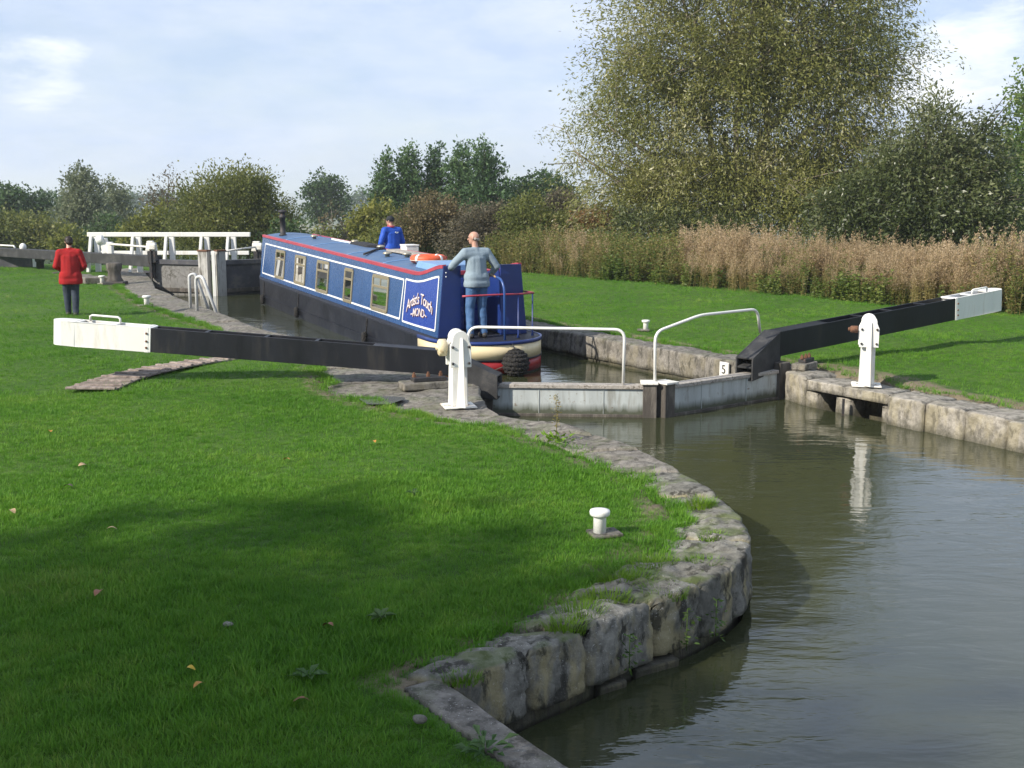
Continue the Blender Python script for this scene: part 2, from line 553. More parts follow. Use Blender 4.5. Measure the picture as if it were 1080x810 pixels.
right_wing_outer = [(4.10, 16.95), (4.28, 16.35), (5.08, 15.10), (5.14, 14.95), (5.45, 14.40), (6.02, 13.42), (7.6, 10.6), (9.4, 6.0), (11.0, 0.0), (11.6, -14.0)]
right_wing_inner = [(4.75, 17.35), (4.95, 16.9), (5.62, 15.75), (5.75, 15.55), (6.1, 14.95), (6.75, 13.85), (8.5, 10.9), (10.4, 6.2), (12.0, 0.2), (12.6, -14.0)]

canal_left = left_wall_outer + nose_outer[1:] + board_outer
canal_right = right_wall_outer + right_wing_outer[1:]
canal_poly = np.array(canal_left + canal_right[::-1])


def in_poly(poly, x, y):
    poly = np.asarray(poly)
    inside = np.zeros(np.shape(x), bool)
    n = len(poly)
    for i in range(n):
        x0, y0 = poly[i]; x1, y1 = poly[(i + 1) % n]
        c = ((y0 > y) != (y1 > y)) & (x < (x1 - x0) * (y - y0) / ((y1 - y0) + 1e-12) + x0)
        inside ^= c
    return inside


def dist_line(pts, x, y, closed=False):
    d = np.full(np.shape(x), 1e9)
    n = len(pts)
    for i in range(n if closed else n - 1):
        x0, y0 = pts[i]; x1, y1 = pts[(i + 1) % n]
        dx, dy = x1 - x0, y1 - y0
        t = np.clip(((x - x0) * dx + (y - y0) * dy) / (dx * dx + dy * dy + 1e-12), 0, 1)
        d = np.minimum(d, np.hypot(x - x0 - t * dx, y - y0 - t * dy))
    return d


def smooth_step(a, b, v):
    t = np.clip((v - a) / (b - a), 0, 1)
    return t * t * (3 - 2 * t)


def lawn_z(x, y):
    z = 0.035 * np.sin(x * 0.9 + 1.3) * np.sin(y * 0.7) + 0.02 * np.sin(x * 2.3 + y * 1.7)
    z = z - 0.02
    d = np.minimum(dist_line(canal_left, x, y), dist_line(canal_right, x, y))
    z = z * smooth_step(0.4, 2.0, d) - 0.035 * (1 - smooth_step(0.5, 1.1, d))
    # the ground falls away beyond the lock flight
    far = np.maximum(y - 43, 0)
    z = z - 1.6 * smooth_step(0, 14, far) - 0.035 * np.minimum(far, 500)
    # right wing sits a little lower
    z = z - 0.07 * smooth_step(16.6, 15.4, y) * smooth_step(3.5, 5.0, x)
    hyp = np.hypot(x, y)
    ridge = 36 + 9 * np.sin(x / 900 + 0.6) + 5 * np.sin(x / 370) + 3 * np.sin(x / 140 + 2)
    z = z + smooth_step(3200, 6200, hyp) * ridge * smooth_step(11500, 7000, hyp)
    return z


def axis(stops):
    out = [stops[0][0]]
    for (a, b, st) in stops:
        n = max(1, int(round((b - a) / st)))
        out += list(np.linspace(a, b, n + 1)[1:])
    return np.array(out)


def geo(a, b, n):
    return list(np.geomspace(a, b, n))


xs = np.concatenate([-np.array(geo(17, 12000, 40))[::-1], axis([(-16, -3, .2), (-3, -1, .1), (-1, 1, .03), (1, 4, .1), (4, 16, .2)]), np.array(geo(17, 12000, 40))])
ys = np.concatenate([-np.array(geo(8, 800, 18))[::-1], axis([(-7, 4, .4), (4, 4.6, .1), (4.6, 6.2, .03), (6.2, 10, .1), (10, 42, .2)]), np.array(geo(43, 12000, 60))])
X, Y = np.meshgrid(xs, ys)
Z = lawn_z(X, Y)
near = (np.abs(X) < 17) & (Y < 42) & (Y > -14.5)
inside = in_poly(canal_poly, X, Y)
dl = np.minimum(dist_line(canal_left, X, Y), dist_line(canal_right, X, Y))
carve = (inside & (Y < 60)) | ((dl < np.where(Y < 6.12, 0.04, 0.2)) & (Y < 40.5))
for E2 in ((left_wall_outer, left_wall_inner), (nose_outer, nose_inner), (right_wall_outer, right_wall_inner), (right_wing_outer, right_wing_inner)):
    Z = np.where(near & in_poly(np.array(list(E2[0]) + list(E2[1])[::-1]), X, Y), Z - 0.10, Z)
Z = np.where((Y < 6.3) & (Y > 3) & in_poly(np.array(board_outer + board_inner[::-1]), X, Y), Z - 0.15, Z)
carve = carve | ((dist_line(canal_right, X, Y) < 0.62) & (Y > 14.8) & (Y < 16.75) & (X > 4.1))
Z = np.where(carve, np.where(Y > 36, -3.6, -1.7), Z)
nx, ny = len(xs), len(ys)
idx = np.arange(nx * ny).reshape(ny, nx)
quads = np.stack([idx[:-1, :-1], idx[:-1, 1:], idx[1:, 1:], idx[1:, :-1]], -1).reshape(-1)

mg, t = newmat('lawn_ground')
gp = t.n('NewGeometry').outputs['Position']
n1 = t.noise(gp, 0.55, 5, 0.6); n2 = t.noise(gp, 6.0, 6, 0.7); n3 = t.noise(gp, 55, 3, 0.7)
gc = t.mix(t.ramp(n1, [(0.35, 0.0), (0.65, 1.0)]), (0.060, 0.135, 0.014), (0.100, 0.185, 0.022))
gc = t.mix(t.ramp(n2, [(0.40, 0.6), (0.62, 0.0)]), gc, (0.035, 0.085, 0.014))
gc = t.mix(t.ramp(n3, [(0.35, 0.5), (0.6, 0.0)]), gc, (0.03, 0.05, 0.012))
# pale fields and woods with distance (true colour of the farmland)
sp = t.n('SeparateXYZ'); t.l(gp, sp.inputs[0])
nf = t.noise(gp, 0.012, 4, 0.6)
fcol = t.ramp(nf, [(0.38, (0.04, 0.06, 0.022)), (0.5, (0.12, 0.14, 0.05)), (0.56, (0.22, 0.20, 0.11)), (0.62, (0.04, 0.06, 0.02))], 'CONSTANT')
fm = t.n('MapRange'); t.l(sp.outputs['Y'], fm.inputs['Value']); fm.inputs['From Min'].default_value = 60; fm.inputs['From Max'].default_value = 110
gc = t.mix(fm.outputs[0], gc, fcol)
wa = t.n('Attribute', attribute_name='worn')
wm_ = t.ramp(t.math('ADD', wa.outputs['Fac'], t.math('MULTIPLY', t.math('SUBTRACT', n2, 0.5), 1.2)), [(0.45, 0.0), (0.75, 1.0)])
gc = t.mix(wm_, gc, t.mix(n3, (0.12, 0.095, 0.06), (0.24, 0.20, 0.14)))
t.out(t.bsdf(gc, 0.9, t.bump(t.math('ADD', n2, n3), 0.6, 0.03), spec=0.15))
ground = np_mesh('ground', np.stack([X.ravel(), Y.ravel(), Z.ravel()], -1), quads, 4, mg, smooth=True)
tag(ground, kind='structure')
inn = np.minimum(np.minimum(dist_line(nose_inner, X, Y), dist_line(right_wing_inner, X, Y) * 0.55), np.minimum(dist_line(left_wall_inner, X, Y), dist_line(right_wall_inner, X, Y)))
at_ = ground.data.attributes.new('worn', 'FLOAT', 'POINT')
at_.data.foreach_set('value', np.clip(1 - inn / 0.55, 0, 1).ravel().astype(np.float32))

# ------------------------------------------------------------------ water
mw, t = newmat('canal_water')
gp = t.n('NewGeometry').outputs['Position']
mp = t.n('Mapping'); t.l(gp, mp.inputs['Vector']); mp.inputs['Rotation'].default_value = (0, 0, 0.35); mp.inputs['Scale'].default_value = (0.75, 1.9, 1)
r1 = t.noise(mp.outputs[0], 1.6, 4, 0.5, 0.6)
r2 = t.noise(mp.outputs[0], 5.0, 3, 0.5, 0.4)
calm = t.ramp(t.noise(gp, 0.22, 3, 0.5), [(0.35, 0.25), (0.65, 1.0)])
hh = t.math('MULTIPLY', t.math('ADD', r1, t.math('MULTIPLY', r2, 0.28)), calm)
wc = t.mix(t.noise(gp, 0.4, 3), (0.032, 0.037, 0.017), (0.043, 0.048, 0.023))
t.out(t.bsdf(wc, 0.035, t.bump(hh, 0.28, 0.06), spec=0.5, IOR=1.7))
wm = MB()
wm.add([(x, y, WATER) for x, y in canal_poly[(canal_poly[:, 1] < 36.6) | (canal_poly[:, 1] < 36)]], [], 0)
wp = [p for p in canal_left if p[1] < 40.9] + [p for p in canal_right[::-1] if p[1] < 40.9]
# push the sheet under the walls a little so no gap shows
cx_, cy_ = 1.5, 14.0
me = bpy.data.meshes.new('water')
bm = bmesh.new()
bvs = [bm.verts.new((x, y, WATER)) for x, y in wp]
es = [bm.edges.new((bvs[i], bvs[(i + 1) % len(bvs)])) for i in range(len(bvs))]
bmesh.ops.triangle_fill(bm, edges=es, use_beauty=True)
bmesh.ops.recalc_face_normals(bm, faces=bm.faces)
for f in bm.faces:
    if f.normal.z < 0: f.normal_flip()
bm.to_mesh(me); bm.free()
me.materials.append(mw)
water = link(bpy.data.objects.new('water', me))
tag(water, kind='structure')


# ------------------------------------------------------------------ stone walls
def cat_rom(pts, n):
    """resample a polyline smoothly by n points per span"""
    out = []
    P = [Vector((*p, 0)) for p in pts]
    for i in range(len(P) - 1):
        p0, p1, p2, p3 = P[max(i - 1, 0)], P[i], P[i + 1], P[min(i + 2, len(P) - 1)]
        for k in range(n):
            u = k / n
            out.append(0.5 * ((2 * p1) + (p2 - p0) * u + (2 * p0 - 5 * p1 + 4 * p2 - p3) * u * u + (3 * p1 - p0 - 3 * p2 + p3) * u ** 3))
    out.append(P[-1])
    return out


def lin_rs(pts, n):
    out = []
    for i in range(len(pts) - 1):
        a, b = Vector((*pts[i], 0)), Vector((*pts[i + 1], 0))
        for k in range(n): out.append(a.lerp(b, k / n))
    out.append(Vector((*pts[-1], 0)))
    return out


class Edge:
    """paired outer (water side) and inner (land side) lines with arc length along the outer one"""
    def __init__(s, outer, inner, smooth=True, n=10):
        f = cat_rom if smooth else lin_rs
        s.o, s.i = f(outer, n), f(inner, n)
        s.L = [0]
        for a, b in zip(s.o, s.o[1:]): s.L.append(s.L[-1] + (b - a).length)
        s.len = s.L[-1]

    def at(s, d):
        d = min(max(d, 0), s.len)
        k = 0
        while k < len(s.L) - 2 and s.L[k + 1] < d: k += 1
        u = (d - s.L[k]) / max(1e-9, s.L[k + 1] - s.L[k])
        return s.o[k].lerp(s.o[k + 1], u), s.i[k].lerp(s.i[k + 1], u)


def fbm(p, f, o=4):
    return noise.fractal(Vector(p) * f, 1.0, 2.0, o, noise_basis='PERLIN_ORIGINAL')


def stone_block(E, d0, d1, top=0.0, bottom=-0.40, rough=0.025, rnd=0.07, batter=0.05, setback=0.0, step=0.045, mat='stone', name='coping_stone', parent=None, gap=0.012, in_drop=-0.05, tilt=0.0, seed=0, endr=0.035, inner_k=1.0):
    """one weathered block of an edge: top from land side to water side, rounded arris, face down"""
    n = max(3, int((d1 - d0 - 2 * gap) / step))
    off = Vector((seed * 7.31, seed * 3.17, seed * 1.7))
    rings = []
    om_, im_ = E.at((d0 + d1) / 2)
    nt = max(3, int(((om_ - im_).length * inner_k - rnd) / (step * 1.2)))
    nb = max(2, int((top - rnd - bottom) / step))
    for i in range(n + 1):
        u = i / n
        o, inn = E.at(d0 + gap + (d1 - d0 - 2 * gap) * u)
        inn = o.lerp(inn, inner_k)
        out = (o - inn).normalized()
        o = o - out * setback
        wdt = (o - inn).length
        e = min(u, 1 - u) * (d1 - d0)
        er = endr * max(0, 1 - e / 0.06) ** 2
        prof = []
        zt = top + tilt * (u - 0.5)
        prof.append((0.0, zt + in_drop - 0.16, 0))
        for k in range(nt + 1):
            prof.append(((wdt - rnd) * k / nt, zt + in_drop * (1 - k / nt) ** 2 - er, 1))
        for k in range(1, 5):
            a = PI / 2 * k / 5
            prof.append((wdt - rnd + rnd * math.sin(a) - er * 0.7, zt - rnd + rnd * math.cos(a) - er, 1))
        for k in range(nb + 1):
            z = (zt - rnd) + (bottom - zt + rnd) * k / nb
            prof.append((wdt + batter * (k / nb) - er, z, 1))
        prof.append((wdt - 0.15, bottom - 0.03, 0))
        ring = []
        for q, (x, z, dsp) in enumerate(prof):
            p = inn + out * x
            p.z = z
            if dsp:
                h = fbm(p + off, 2.3, 5) * rough * 1.5 + fbm(p + off, 9.0, 4) * rough * 0.7
                if rough > 0.025:
                    vd = noise.voronoi(p * 5.5 + off + Vector((0, 0, fbm(p, 3.0, 3) * 0.6)))[0]
                    h = h * 0.55 + (vd[1] - vd[0] - 0.25) * 0.035 - max(0, 0.06 - (vd[1] - vd[0])) * 0.22
                nz = 1.0 if x < wdt - rnd else 0.15
                p = p + out * h * (1.0 - nz * 0.85) + Vector((0, 0, 1)) * h * nz
            ring.append(p)
        rings.append(ring)
    mb = MB()
    mb.loft(rings, 0, True)
    return mb.build(name, M[mat], parent)


E_nose = Edge(nose_outer, nose_inner)
E_board = Edge(board_outer, board_inner, False)
E_left = Edge(left_wall_outer, left_wall_inner, False)
E_right = Edge(right_wall_outer, right_wall_inner, False)
E_wing = Edge(right_wing_outer, right_wing_inner, False)


def arc_of(E, pt):
    k = min(range(len(E.o)), key=lambda i: (E.o[i].xy - Vector(pt)).length)
    return E.L[k]


nose_wall = thing('canal_wall', 'curved weathered stone canal wall with yellow and black staining around the near grass bank', 'wall', (0.9, 8.0, 0))
nose_wall.location = (0, 0, 0)
cuts = [0.0, 1.2, 2.15]
joints = [(0.52, 12.8), (0.92, 12.15), (1.30, 11.4), (1.60, 10.5), (1.80, 9.6), (1.87, 8.95), (1.80, 8.3), (1.56, 7.66), (1.28, 7.3), (0.93, 6.98), (0.48, 6.54), (0.12, 6.2), (-0.32, 5.80)]
cuts = [0.0, arc_of(E_nose, (-0.36, 14.3)), arc_of(E_nose, (-0.12, 13.35))] + [arc_of(E_nose, j) for j in joints]
for k in range(len(cuts) - 1):
    d0, d1 = cuts[k], cuts[k + 1]
    near_ = k >= 8
    rr = random.Random(100 + k)
    stone_block(E_nose, d0, d1, top=0.01 + rr.uniform(-0.015, 0.02) + (0.015 if near_ else 0), bottom=-0.36 if near_ else -0.5,
                rough=0.030 if near_ else 0.018, rnd=0.04 if near_ else 0.04, batter=0.03 if near_ else 0.0,
                step=0.028 if near_ else 0.05, mat='stone' if k >= 6 else 'stone_top', parent=nose_wall, seed=k + 1, tilt=rr.uniform(-0.02, 0.02),
                endr=0.05 if near_ else 0.02, gap=0.018 if near_ else 0.008)
stone_block(E_nose, 0, E_nose.len, top=-0.33, bottom=-1.3, rough=0.02, rnd=0.02, setback=0.07, batter=0.0, step=0.07, mat='stone_low', name='wall_face', parent=nose_wall, gap=0.0, seed=40, endr=0)
# loose slabs at the foot of the wall
for (px, py, sz, rz) in ((690, 706, (0.36, 0.2, 0.12), 0.55), (560, 758, (0.30, 0.15, 0.09), 0.75), (646, 728, (0.22, 0.14, 0.1), 0.6)):
    p = G(px, py, WATER)
    mb = MB(); mb.box((0, 0, 0), sz, Matrix.Rotation(rz, 3, 'Z') @ Matrix.Rotation(0.06, 3, 'X'))
    o = mb.build('ledge_stone', M['stone_low'], nose_wall, 0.018)
    o.location = p + Vector((-0.03, 0.05, 0.0))

board = thing('kerb', 'narrow dark weathered kerb running from the curved stone wall to the bottom edge', 'kerb')
stone_block(E_board, 0.0, 4.2, top=-0.03, bottom=-1.2, rough=0.006, rnd=0.012, batter=0.0, step=0.05, mat='stone_top', name='kerb_top', parent=board, gap=0, seed=51, endr=0, in_drop=0.0)
stone_block(E_board, 4.2, E_board.len, top=-0.03, bottom=-1.2, rough=0.006, rnd=0.02, batter=0, step=0.3, mat='stone_top', name='kerb_top', parent=board, gap=0, seed=52, endr=0, in_drop=0.0)

lock_wall = thing('lock_wall', 'long left lock wall with worn stone coping between the lawn and the blue boat', 'wall')
d = 0.0
k = 0
while d < E_left.len - 0.3:
    rr = random.Random(300 + k)
    ln = rr.uniform(1.1, 1.7)
    e = min(E_left.len, d + ln)
    if E_left.len - e < 0.5: e = E_left.len
    stone_block(E_left, d, e, top=0.005 + rr.uniform(-0.008, 0.012), bottom=-0.6, rough=0.014, rnd=0.04, batter=0, step=0.09, mat='stone_top', parent=lock_wall, gap=0.006, seed=60 + k, endr=0.015)
    d = e; k += 1
stone_block(E_left, 0, E_left.len, top=-0.55, bottom=-3.6, rough=0.01, rnd=0.02, setback=0.03, batter=0.0, step=0.3, mat='stone_low', name='wall_face', parent=lock_wall, gap=0.0, seed=91, endr=0)

lock_wall_r = thing('lock_wall', 'grey stone chamber wall on the far side of the lock, right of the boat stern', 'wall')
d = 0.0
k = 0
while d < E_right.len - 0.3:
    rr = random.Random(400 + k)
    ln = rr.uniform(1.0, 1.6)
    e = min(E_right.len, d + ln)
    if E_right.len - e < 0.5: e = E_right.len
    stone_block(E_right, d, e, top=0.0 + rr.uniform(-0.008, 0.01), bottom=-0.40, rough=0.02, rnd=0.05, batter=0.01, step=0.06 if d > 15 else 0.12, mat='stone_top', parent=lock_wall_r, gap=0.007, seed=160 + k, endr=0.018)
    d = e; k += 1
stone_block(E_right, 0, E_right.len, top=-0.36, bottom=-3.6, rough=0.01, rnd=0.02, setback=0.02, batter=0.0, step=0.2, mat='stone_low', name='wall_face', parent=lock_wall_r, gap=0.0, seed=191, endr=0)

wing = thing('canal_wall', 'right bank wall of big square stone blocks with an overhanging slab on stubby piers', 'wall')
a_sl0, a_sl1 = arc_of(E_wing, (4.28, 16.35)), arc_of(E_wing, (5.08, 15.10))
stone_block(E_wing, 0.0, a_sl0, top=-0.02, bottom=-1.3, rough=0.02, rnd=0.05, batter=0.0, step=0.05, mat='stone_pale', name='quoin_block', parent=wing, seed=201)
mid = (a_sl0 + a_sl1) / 2 - 0.05
for q, (d0, d1) in enumerate(((a_sl0, mid), (mid, a_sl1))):
    stone_block(E_wing, d0, d1, top=-0.06, bottom=-0.20, rough=0.008, rnd=0.02, batter=0.0, step=0.05, mat='stone_pale', name='slab', parent=wing, seed=205 + q, gap=0.006, endr=0.01)
for q, dd in enumerate((a_sl0 - 0.05, a_sl0 + 0.55, a_sl1 - 0.12)):
    stone_block(E_wing, dd, dd + 0.26, top=-0.235, bottom=-1.3, rough=0.012, rnd=0.02, batter=0, setback=0.03, step=0.05, mat='stone_pale', name='pier', parent=wing, seed=210 + q, gap=0, endr=0.012)
stone_block(E_wing, a_sl0, a_sl1, top=-0.235, bottom=-1.3, rough=0.01, rnd=0.02, batter=0, setback=0.48, step=0.1, mat='stone_low', name='culvert_back', parent=wing, seed=215, gap=0, endr=0)
d = a_sl1 + 0.01
k = 0
for ln in (0.62, 0.62, 0.60, 0.55, 0.75, 0.8, 1.0, 1.2, 1.2, 1.3, 1.4, 1.5, 1.6, 2, 2, 2, 3, 3, 3):
    if d + ln > E_wing.len: break
    rr = random.Random(500 + k)
    stone_block(E_wing, d, d + ln, top=-0.075 + rr.uniform(-0.02, 0.02), bottom=-1.3, rough=0.016, rnd=0.035, batter=0.04, step=0.045 if k < 6 else 0.12, mat='stone_pale', name='coping_stone', parent=wing, seed=220 + k, endr=0.016, gap=0.006, setback=-0.05 if k == 0 else 0.0)
    d += ln; k += 1

# puddle on the apron
pd = MB()
pc = G(402, 424, 0.0)
poly = [(0.26 * math.cos(a) * (1 + 0.25 * math.sin(3 * a)), 0.36 * math.sin(a) * (1 + 0.2 * math.cos(2 * a))) for a in np.linspace(0, 2 * PI, 24, endpoint=False)]
pd.add([(x, y, 0) for x, y in poly], [tuple(range(24))])
mpu, t = newmat('puddle_water')
t.out(t.bsdf((0.13, 0.135, 0.13), 0.14, spec=0.5, IOR=1.8))
o = pd.build('puddle', mpu); o.location = (pc.x, pc.y, 0.024)
tag(o, kind='structure')

# brick treads in an arc for the beam walker
bp = thing('brick_path', 'curved strip of raised pinkish brick treads in the lawn under the white beam end', 'path')
arc = cat_rom([tuple(G(*q).xy) for q in ((96, 411), (128, 399), (165, 390), (205, 383), (245, 378))], 6)
wds = np.linspace(0.36, 0.20, len(arc))
mbp = MB()
for q in range(len(arc) - 1):
    a, b = arc[q], arc[q + 1]
    dd = (b - a).normalized(); sdv = Vector((dd.y, -dd.x, 0))
    mbp.add([a + sdv * wds[q] + Vector((0, 0, .0)), b + sdv * wds[q + 1], b - sdv * wds[q + 1], a - sdv * wds[q],
             a + sdv * wds[q] + Vector((0, 0, .022)), b + sdv * wds[q + 1] + Vector((0, 0, .016)), b - sdv * wds[q + 1] + Vector((0, 0, .016)), a - sdv * wds[q] + Vector((0, 0, .022))],
            [(3, 2, 1, 0), (4, 5, 6, 7), (0, 1, 5, 4), (1, 2, 6, 5), (2, 3, 7, 6), (3, 0, 4, 7)])
mbp.build('paving', M['path_brick'], bp)
tot = len(arc) - 1
for q in range(0, tot, 2):
    a, b = arc[q], arc[q + 1]
    dd = (b - a).normalized(); sdv = Vector((dd.y, -dd.x, 0))
    mb = MB(); mb.bar(a - sdv * wds[q] * .96 + Vector((0, 0, 0.022)), a + sdv * wds[q] * .96 + Vector((0, 0, 0.022)), 0.06, 0.035)
    mb.build('tread', M['path_brick'], bp, 0.01)


# ------------------------------------------------------------------ lock gates
def hollow_beam(mb, p0, p1, w, h, straps=(), solid=(), mat=0, th=0.03, inner=1, floor=0.3):
    """open-topped box beam: two cheeks, a floor, cross straps flush with the top"""
    p0, p1 = Vector(p0), Vector(p1)
    d = (p1 - p0).normalized()
    sd = d.cross(Vector((0, 0, 1))).normalized()
    up = sd.cross(d)
    for s_ in (-1, 1):
        mb.bar(p0 + sd * s_ * (w / 2 - th / 2), p1 + sd * s_ * (w / 2 - th / 2), th, h, mat)
    mb.bar(p0 - up * (h / 2 - h * floor / 2) + d * .004, p1 - up * (h / 2 - h * floor / 2) - d * .004, w - 2 * th - 0.002, h * floor - .004, inner)
    L = (p1 - p0).length
    for u, l in list(straps) + list(solid):
        c = p0 + d * (u * L)
        mb.bar(c - d * l / 2 + up * (h / 2 - 0.013), c + d * l / 2 + up * (h / 2 - 0.013), w - 2 * th - 0.002, 0.022, mat)


def rounded_tip(mb, p_in, p_tip, w, h, mat=0):
    """solid D-shaped end whose straight side starts at p_in"""
    p_in, p_tip = Vector(p_in), Vector(p_tip)
    d = p_tip - p_in
    L = d.length; d.normalize()
    sd = d.cross(Vector((0, 0, 1))).normalized(); up = sd.cross(d)
    r = w / 2
    poly = [(0, -r)] + [(L - r + r * math.sin(a), -r * math.cos(a)) for a in np.linspace(0, PI, 13)] + [(0, r)]
    Mx = Matrix((d, -sd, up)).transposed().to_4x4()
    Mx.translation = p_in
    mb.prism(poly, -h / 2, h / 2, Mx, mat)


def gate(name, label, heel, mitre, tip, kink, stub_end, zt, zk, zs, beam_h, panel_m, rail_pts, stub, white_len=1.42):
    heel, mitre = Vector((*heel, 0)), Vector((*mitre, 0))
    t = thing(name, label, 'lock gate', (heel.x, heel.y, 0))
    d = (mitre - heel).normalized()
    nrm = Vector((d.y, -d.x, 0))
    if nrm.y > 0: nrm = -nrm
    zc = lambda z: Vector((0, 0, z))
    mb = MB(); mb.bar(heel + zc(-0.83), mitre + zc(-0.83), 0.13, 1.54)
    mb.build('gate_leaf', M['panel_wet'], t, 0.006, world=True)
    mb = MB(); mb.bar(heel + zc(-0.03) - d * 0.02, mitre + zc(-0.03), 0.20, 0.055)
    mb.build('top_rail', M['timber_pale'], t, 0.008, world=True)
    mb = MB(); mb.bar(heel + zc(-0.50) + nrm * .02, mitre + zc(-0.50) + nrm * .02, 0.16, 0.17)
    mb.build('bottom_rail', M['timber'], t, 0.006, world=True)
    for u in (0.34, 0.72):
        p = heel.lerp(mitre, u) + nrm * 0.069
        mb = MB(); mb.bar(p + zc(-0.065), p + zc(-0.41), 0.008, 0.010, up=nrm)
        mb.build('seam', M['panel'], t, world=True)
    p = mitre - d * 0.02
    mb = MB(); mb.bar(p + zc(-1.6) + nrm * .02, p + zc(0.015) + nrm * .02, 0.19, 0.20, up=nrm)
    mb.build('mitre_post', M['timber'], t, 0.01, world=True)
    mb = MB(); mb.bar(p - d * 0.13 + zc(0.032) + nrm * 0.02, p + d * 0.11 + zc(0.032) + nrm * 0.02, 0.27, 0.03)
    mb.build('post_cap', M['white_rusty'], t, 0.006, world=True)
    p = heel + d * 0.04
    mb = MB(); mb.bar(p + zc(-1.6), p + zc(0.10), 0.24, 0.24, up=nrm)
    mb.build('heel_post', M['timber'], t, 0.012, world=True)
    # balance beam, open topped, cranked down to the leaf
    tip, kink, se = Vector((*tip, zt)), Vector((*kink, zk)), Vector((*stub_end, zs))
    bd = (tip - kink).normalized()
    w0 = tip - bd * white_len
    mb = MB()
    L = (w0 - kink).length
    hollow_beam(mb, kink, w0, 0.30, beam_h, [(u, 0.05) for u in (0.45, 0.62, 0.82)], [(0.13, L * 0.26)], inner=1)
    mb.build('balance_beam', [M['black'], M['void']], t, 0.005, world=True)
    mb = MB()
    sdir = (se - kink); sdir.z = 0; sL = sdir.length; sdir.normalize()
    ssd = Vector((-sdir.y, sdir.x, 0))
    k0 = Vector((kink.x, kink.y, 0)); e0 = Vector((se.x, se.y, 0))
    kt, kb, et, eb = stub
    for s_ in (-1, 1):                                         # two cheek plates
        q = ssd * s_ * 0.145; q2 = ssd * s_ * 0.118
        ring = [k0 + q + zc(kb), e0 + q + zc(eb), e0 + q + zc(et), k0 + q + zc(kt)]
        mb.loft([ring, [p_ - q + q2 for p_ in ring]])
    for (z0, z1) in ((kt - 0.014, et - 0.014), (0.5 * (kt + kb) + .03, 0.5 * (et + eb) + .02), (kb + 0.014, eb + 0.014)):
        mb.bar(k0 + zc(z0), e0 - sdir * 0.004 + zc(z1), 0.234, 0.026)
    mb.bar(k0 + zc((kt + kb) / 2), k0 + sdir * sL * 0.75 + zc((et + eb) / 2 + (kt - et) * .1), 0.22, (et - eb) * 0.9, mat=1)
    mb.build('beam_crank', [M['black_old'], M['void']], t, 0.005, world=True)
    mb = MB()
    core = tip - bd * 0.34
    hollow_beam(mb, w0 + bd * 0.002, core, 0.312, beam_h + 0.012, [(0.02, 0.07), (0.5, 0.06), (0.98, 0.07)], [], inner=1)
    rounded_tip(mb, core, tip, 0.312, beam_h + 0.012)
    mb.bar(w0 + bd * 0.03 - Vector((0, 0, 0)), w0 + bd * 0.09, 0.318, beam_h + 0.018)
    be = mb.build('beam_end', [M['white'], M['void']], t, 0.006, world=True)
    sdb = bd.cross(Vector((0, 0, 1))).normalized(); upb = sdb.cross(bd)
    if sdb.y > 0: sdb = -sdb
    for bz in (-0.11, -0.02, 0.09):
        c = w0 + bd * 0.06 + sdb * 0.161 + upb * bz
        mb = MB(); mb.lathe([(0.016, -0.004), (0.016, 0.010), (0.009, 0.014)], 6, Matrix.Translation(c) @ sdb.to_track_quat('Z', 'Y').to_matrix().to_4x4(), smooth=False)
        mb.build('bolt', M['rust'], be, world=True)
    # grab handle on the white end
    h0, h1 = w0.lerp(tip, 0.36), w0.lerp(tip, 0.66)
    zt_ = Vector((0, 0, beam_h / 2))
    sdv = bd.cross(Vector((0, 0, 1))).normalized() * 0.10
    mb = MB()
    mb.tube([h0 + zt_ + sdv, h0 + zt_ + sdv + zc(.065), h0 + zt_ + sdv + zc(.082) + bd * .03, h1 + zt_ + sdv + zc(.082) - bd * .03, h1 + zt_ + sdv + zc(.065), h1 + zt_ + sdv], 0.016, 8)
    mb.build('handle', M['white'], be, world=True)
    # handrail of bent tube
    mb = MB(); mb.tube(rail_pts, 0.021, 10)
    hr = mb.build('handrail', M['white'], t, world=True)
    return t


def bend(pts, r=0.12, n=5):
    """round the corners of a polyline"""
    P = [Vector(p) for p in pts]
    out = [P[0]]
    for a, b, c in zip(P, P[1:], P[2:]):
        u, v = (a - b), (c - b)
        ru = min(r, u.length * .45, v.length * .45)
        p0, p1 = b + u.normalized() * ru, b + v.normalized() * ru
        for k in range(n + 1):
            s_ = k / n
            out.append((1 - s_) ** 2 * p0 + 2 * s_ * (1 - s_) * b + s_ * s_ * p1)
    out.append(P[-1])
    return out


gate_l = gate('lock_gate', 'grey lock gate with a black and white balance beam lying across the left lawn', (-0.42, 15.72), (1.93, 15.56),
              (-6.45, 15.95), (-0.86, 15.78), (-0.17, 15.62), 0.70, 0.28, -0.035, 0.34, M['panel'],
              bend([(1.54, 15.56, 0.0), (1.55, 15.56, 0.765), (-0.60, 15.70, 0.785), (-0.62, 15.72, 0.3)], 0.14), (0.44, -0.20, 0.13, -0.20))
gate_r = gate('lock_gate', 'blue-grey lock gate with a cranked black beam rising over the right lawn', (4.08, 17.08), (2.10, 15.56),
              (8.70, 20.36), (3.98, 17.24), (3.42, 16.58), 0.755, 0.36, 0.06, 0.375, M['panel'],
              bend([(1.98, 15.56, 0.0), (1.97, 15.56, 0.73), (2.66, 16.0, 0.92), (3.62, 16.75, 0.93), (3.72, 16.95, 0.56)], 0.14), (0.56, -0.04, 0.23, -0.11))


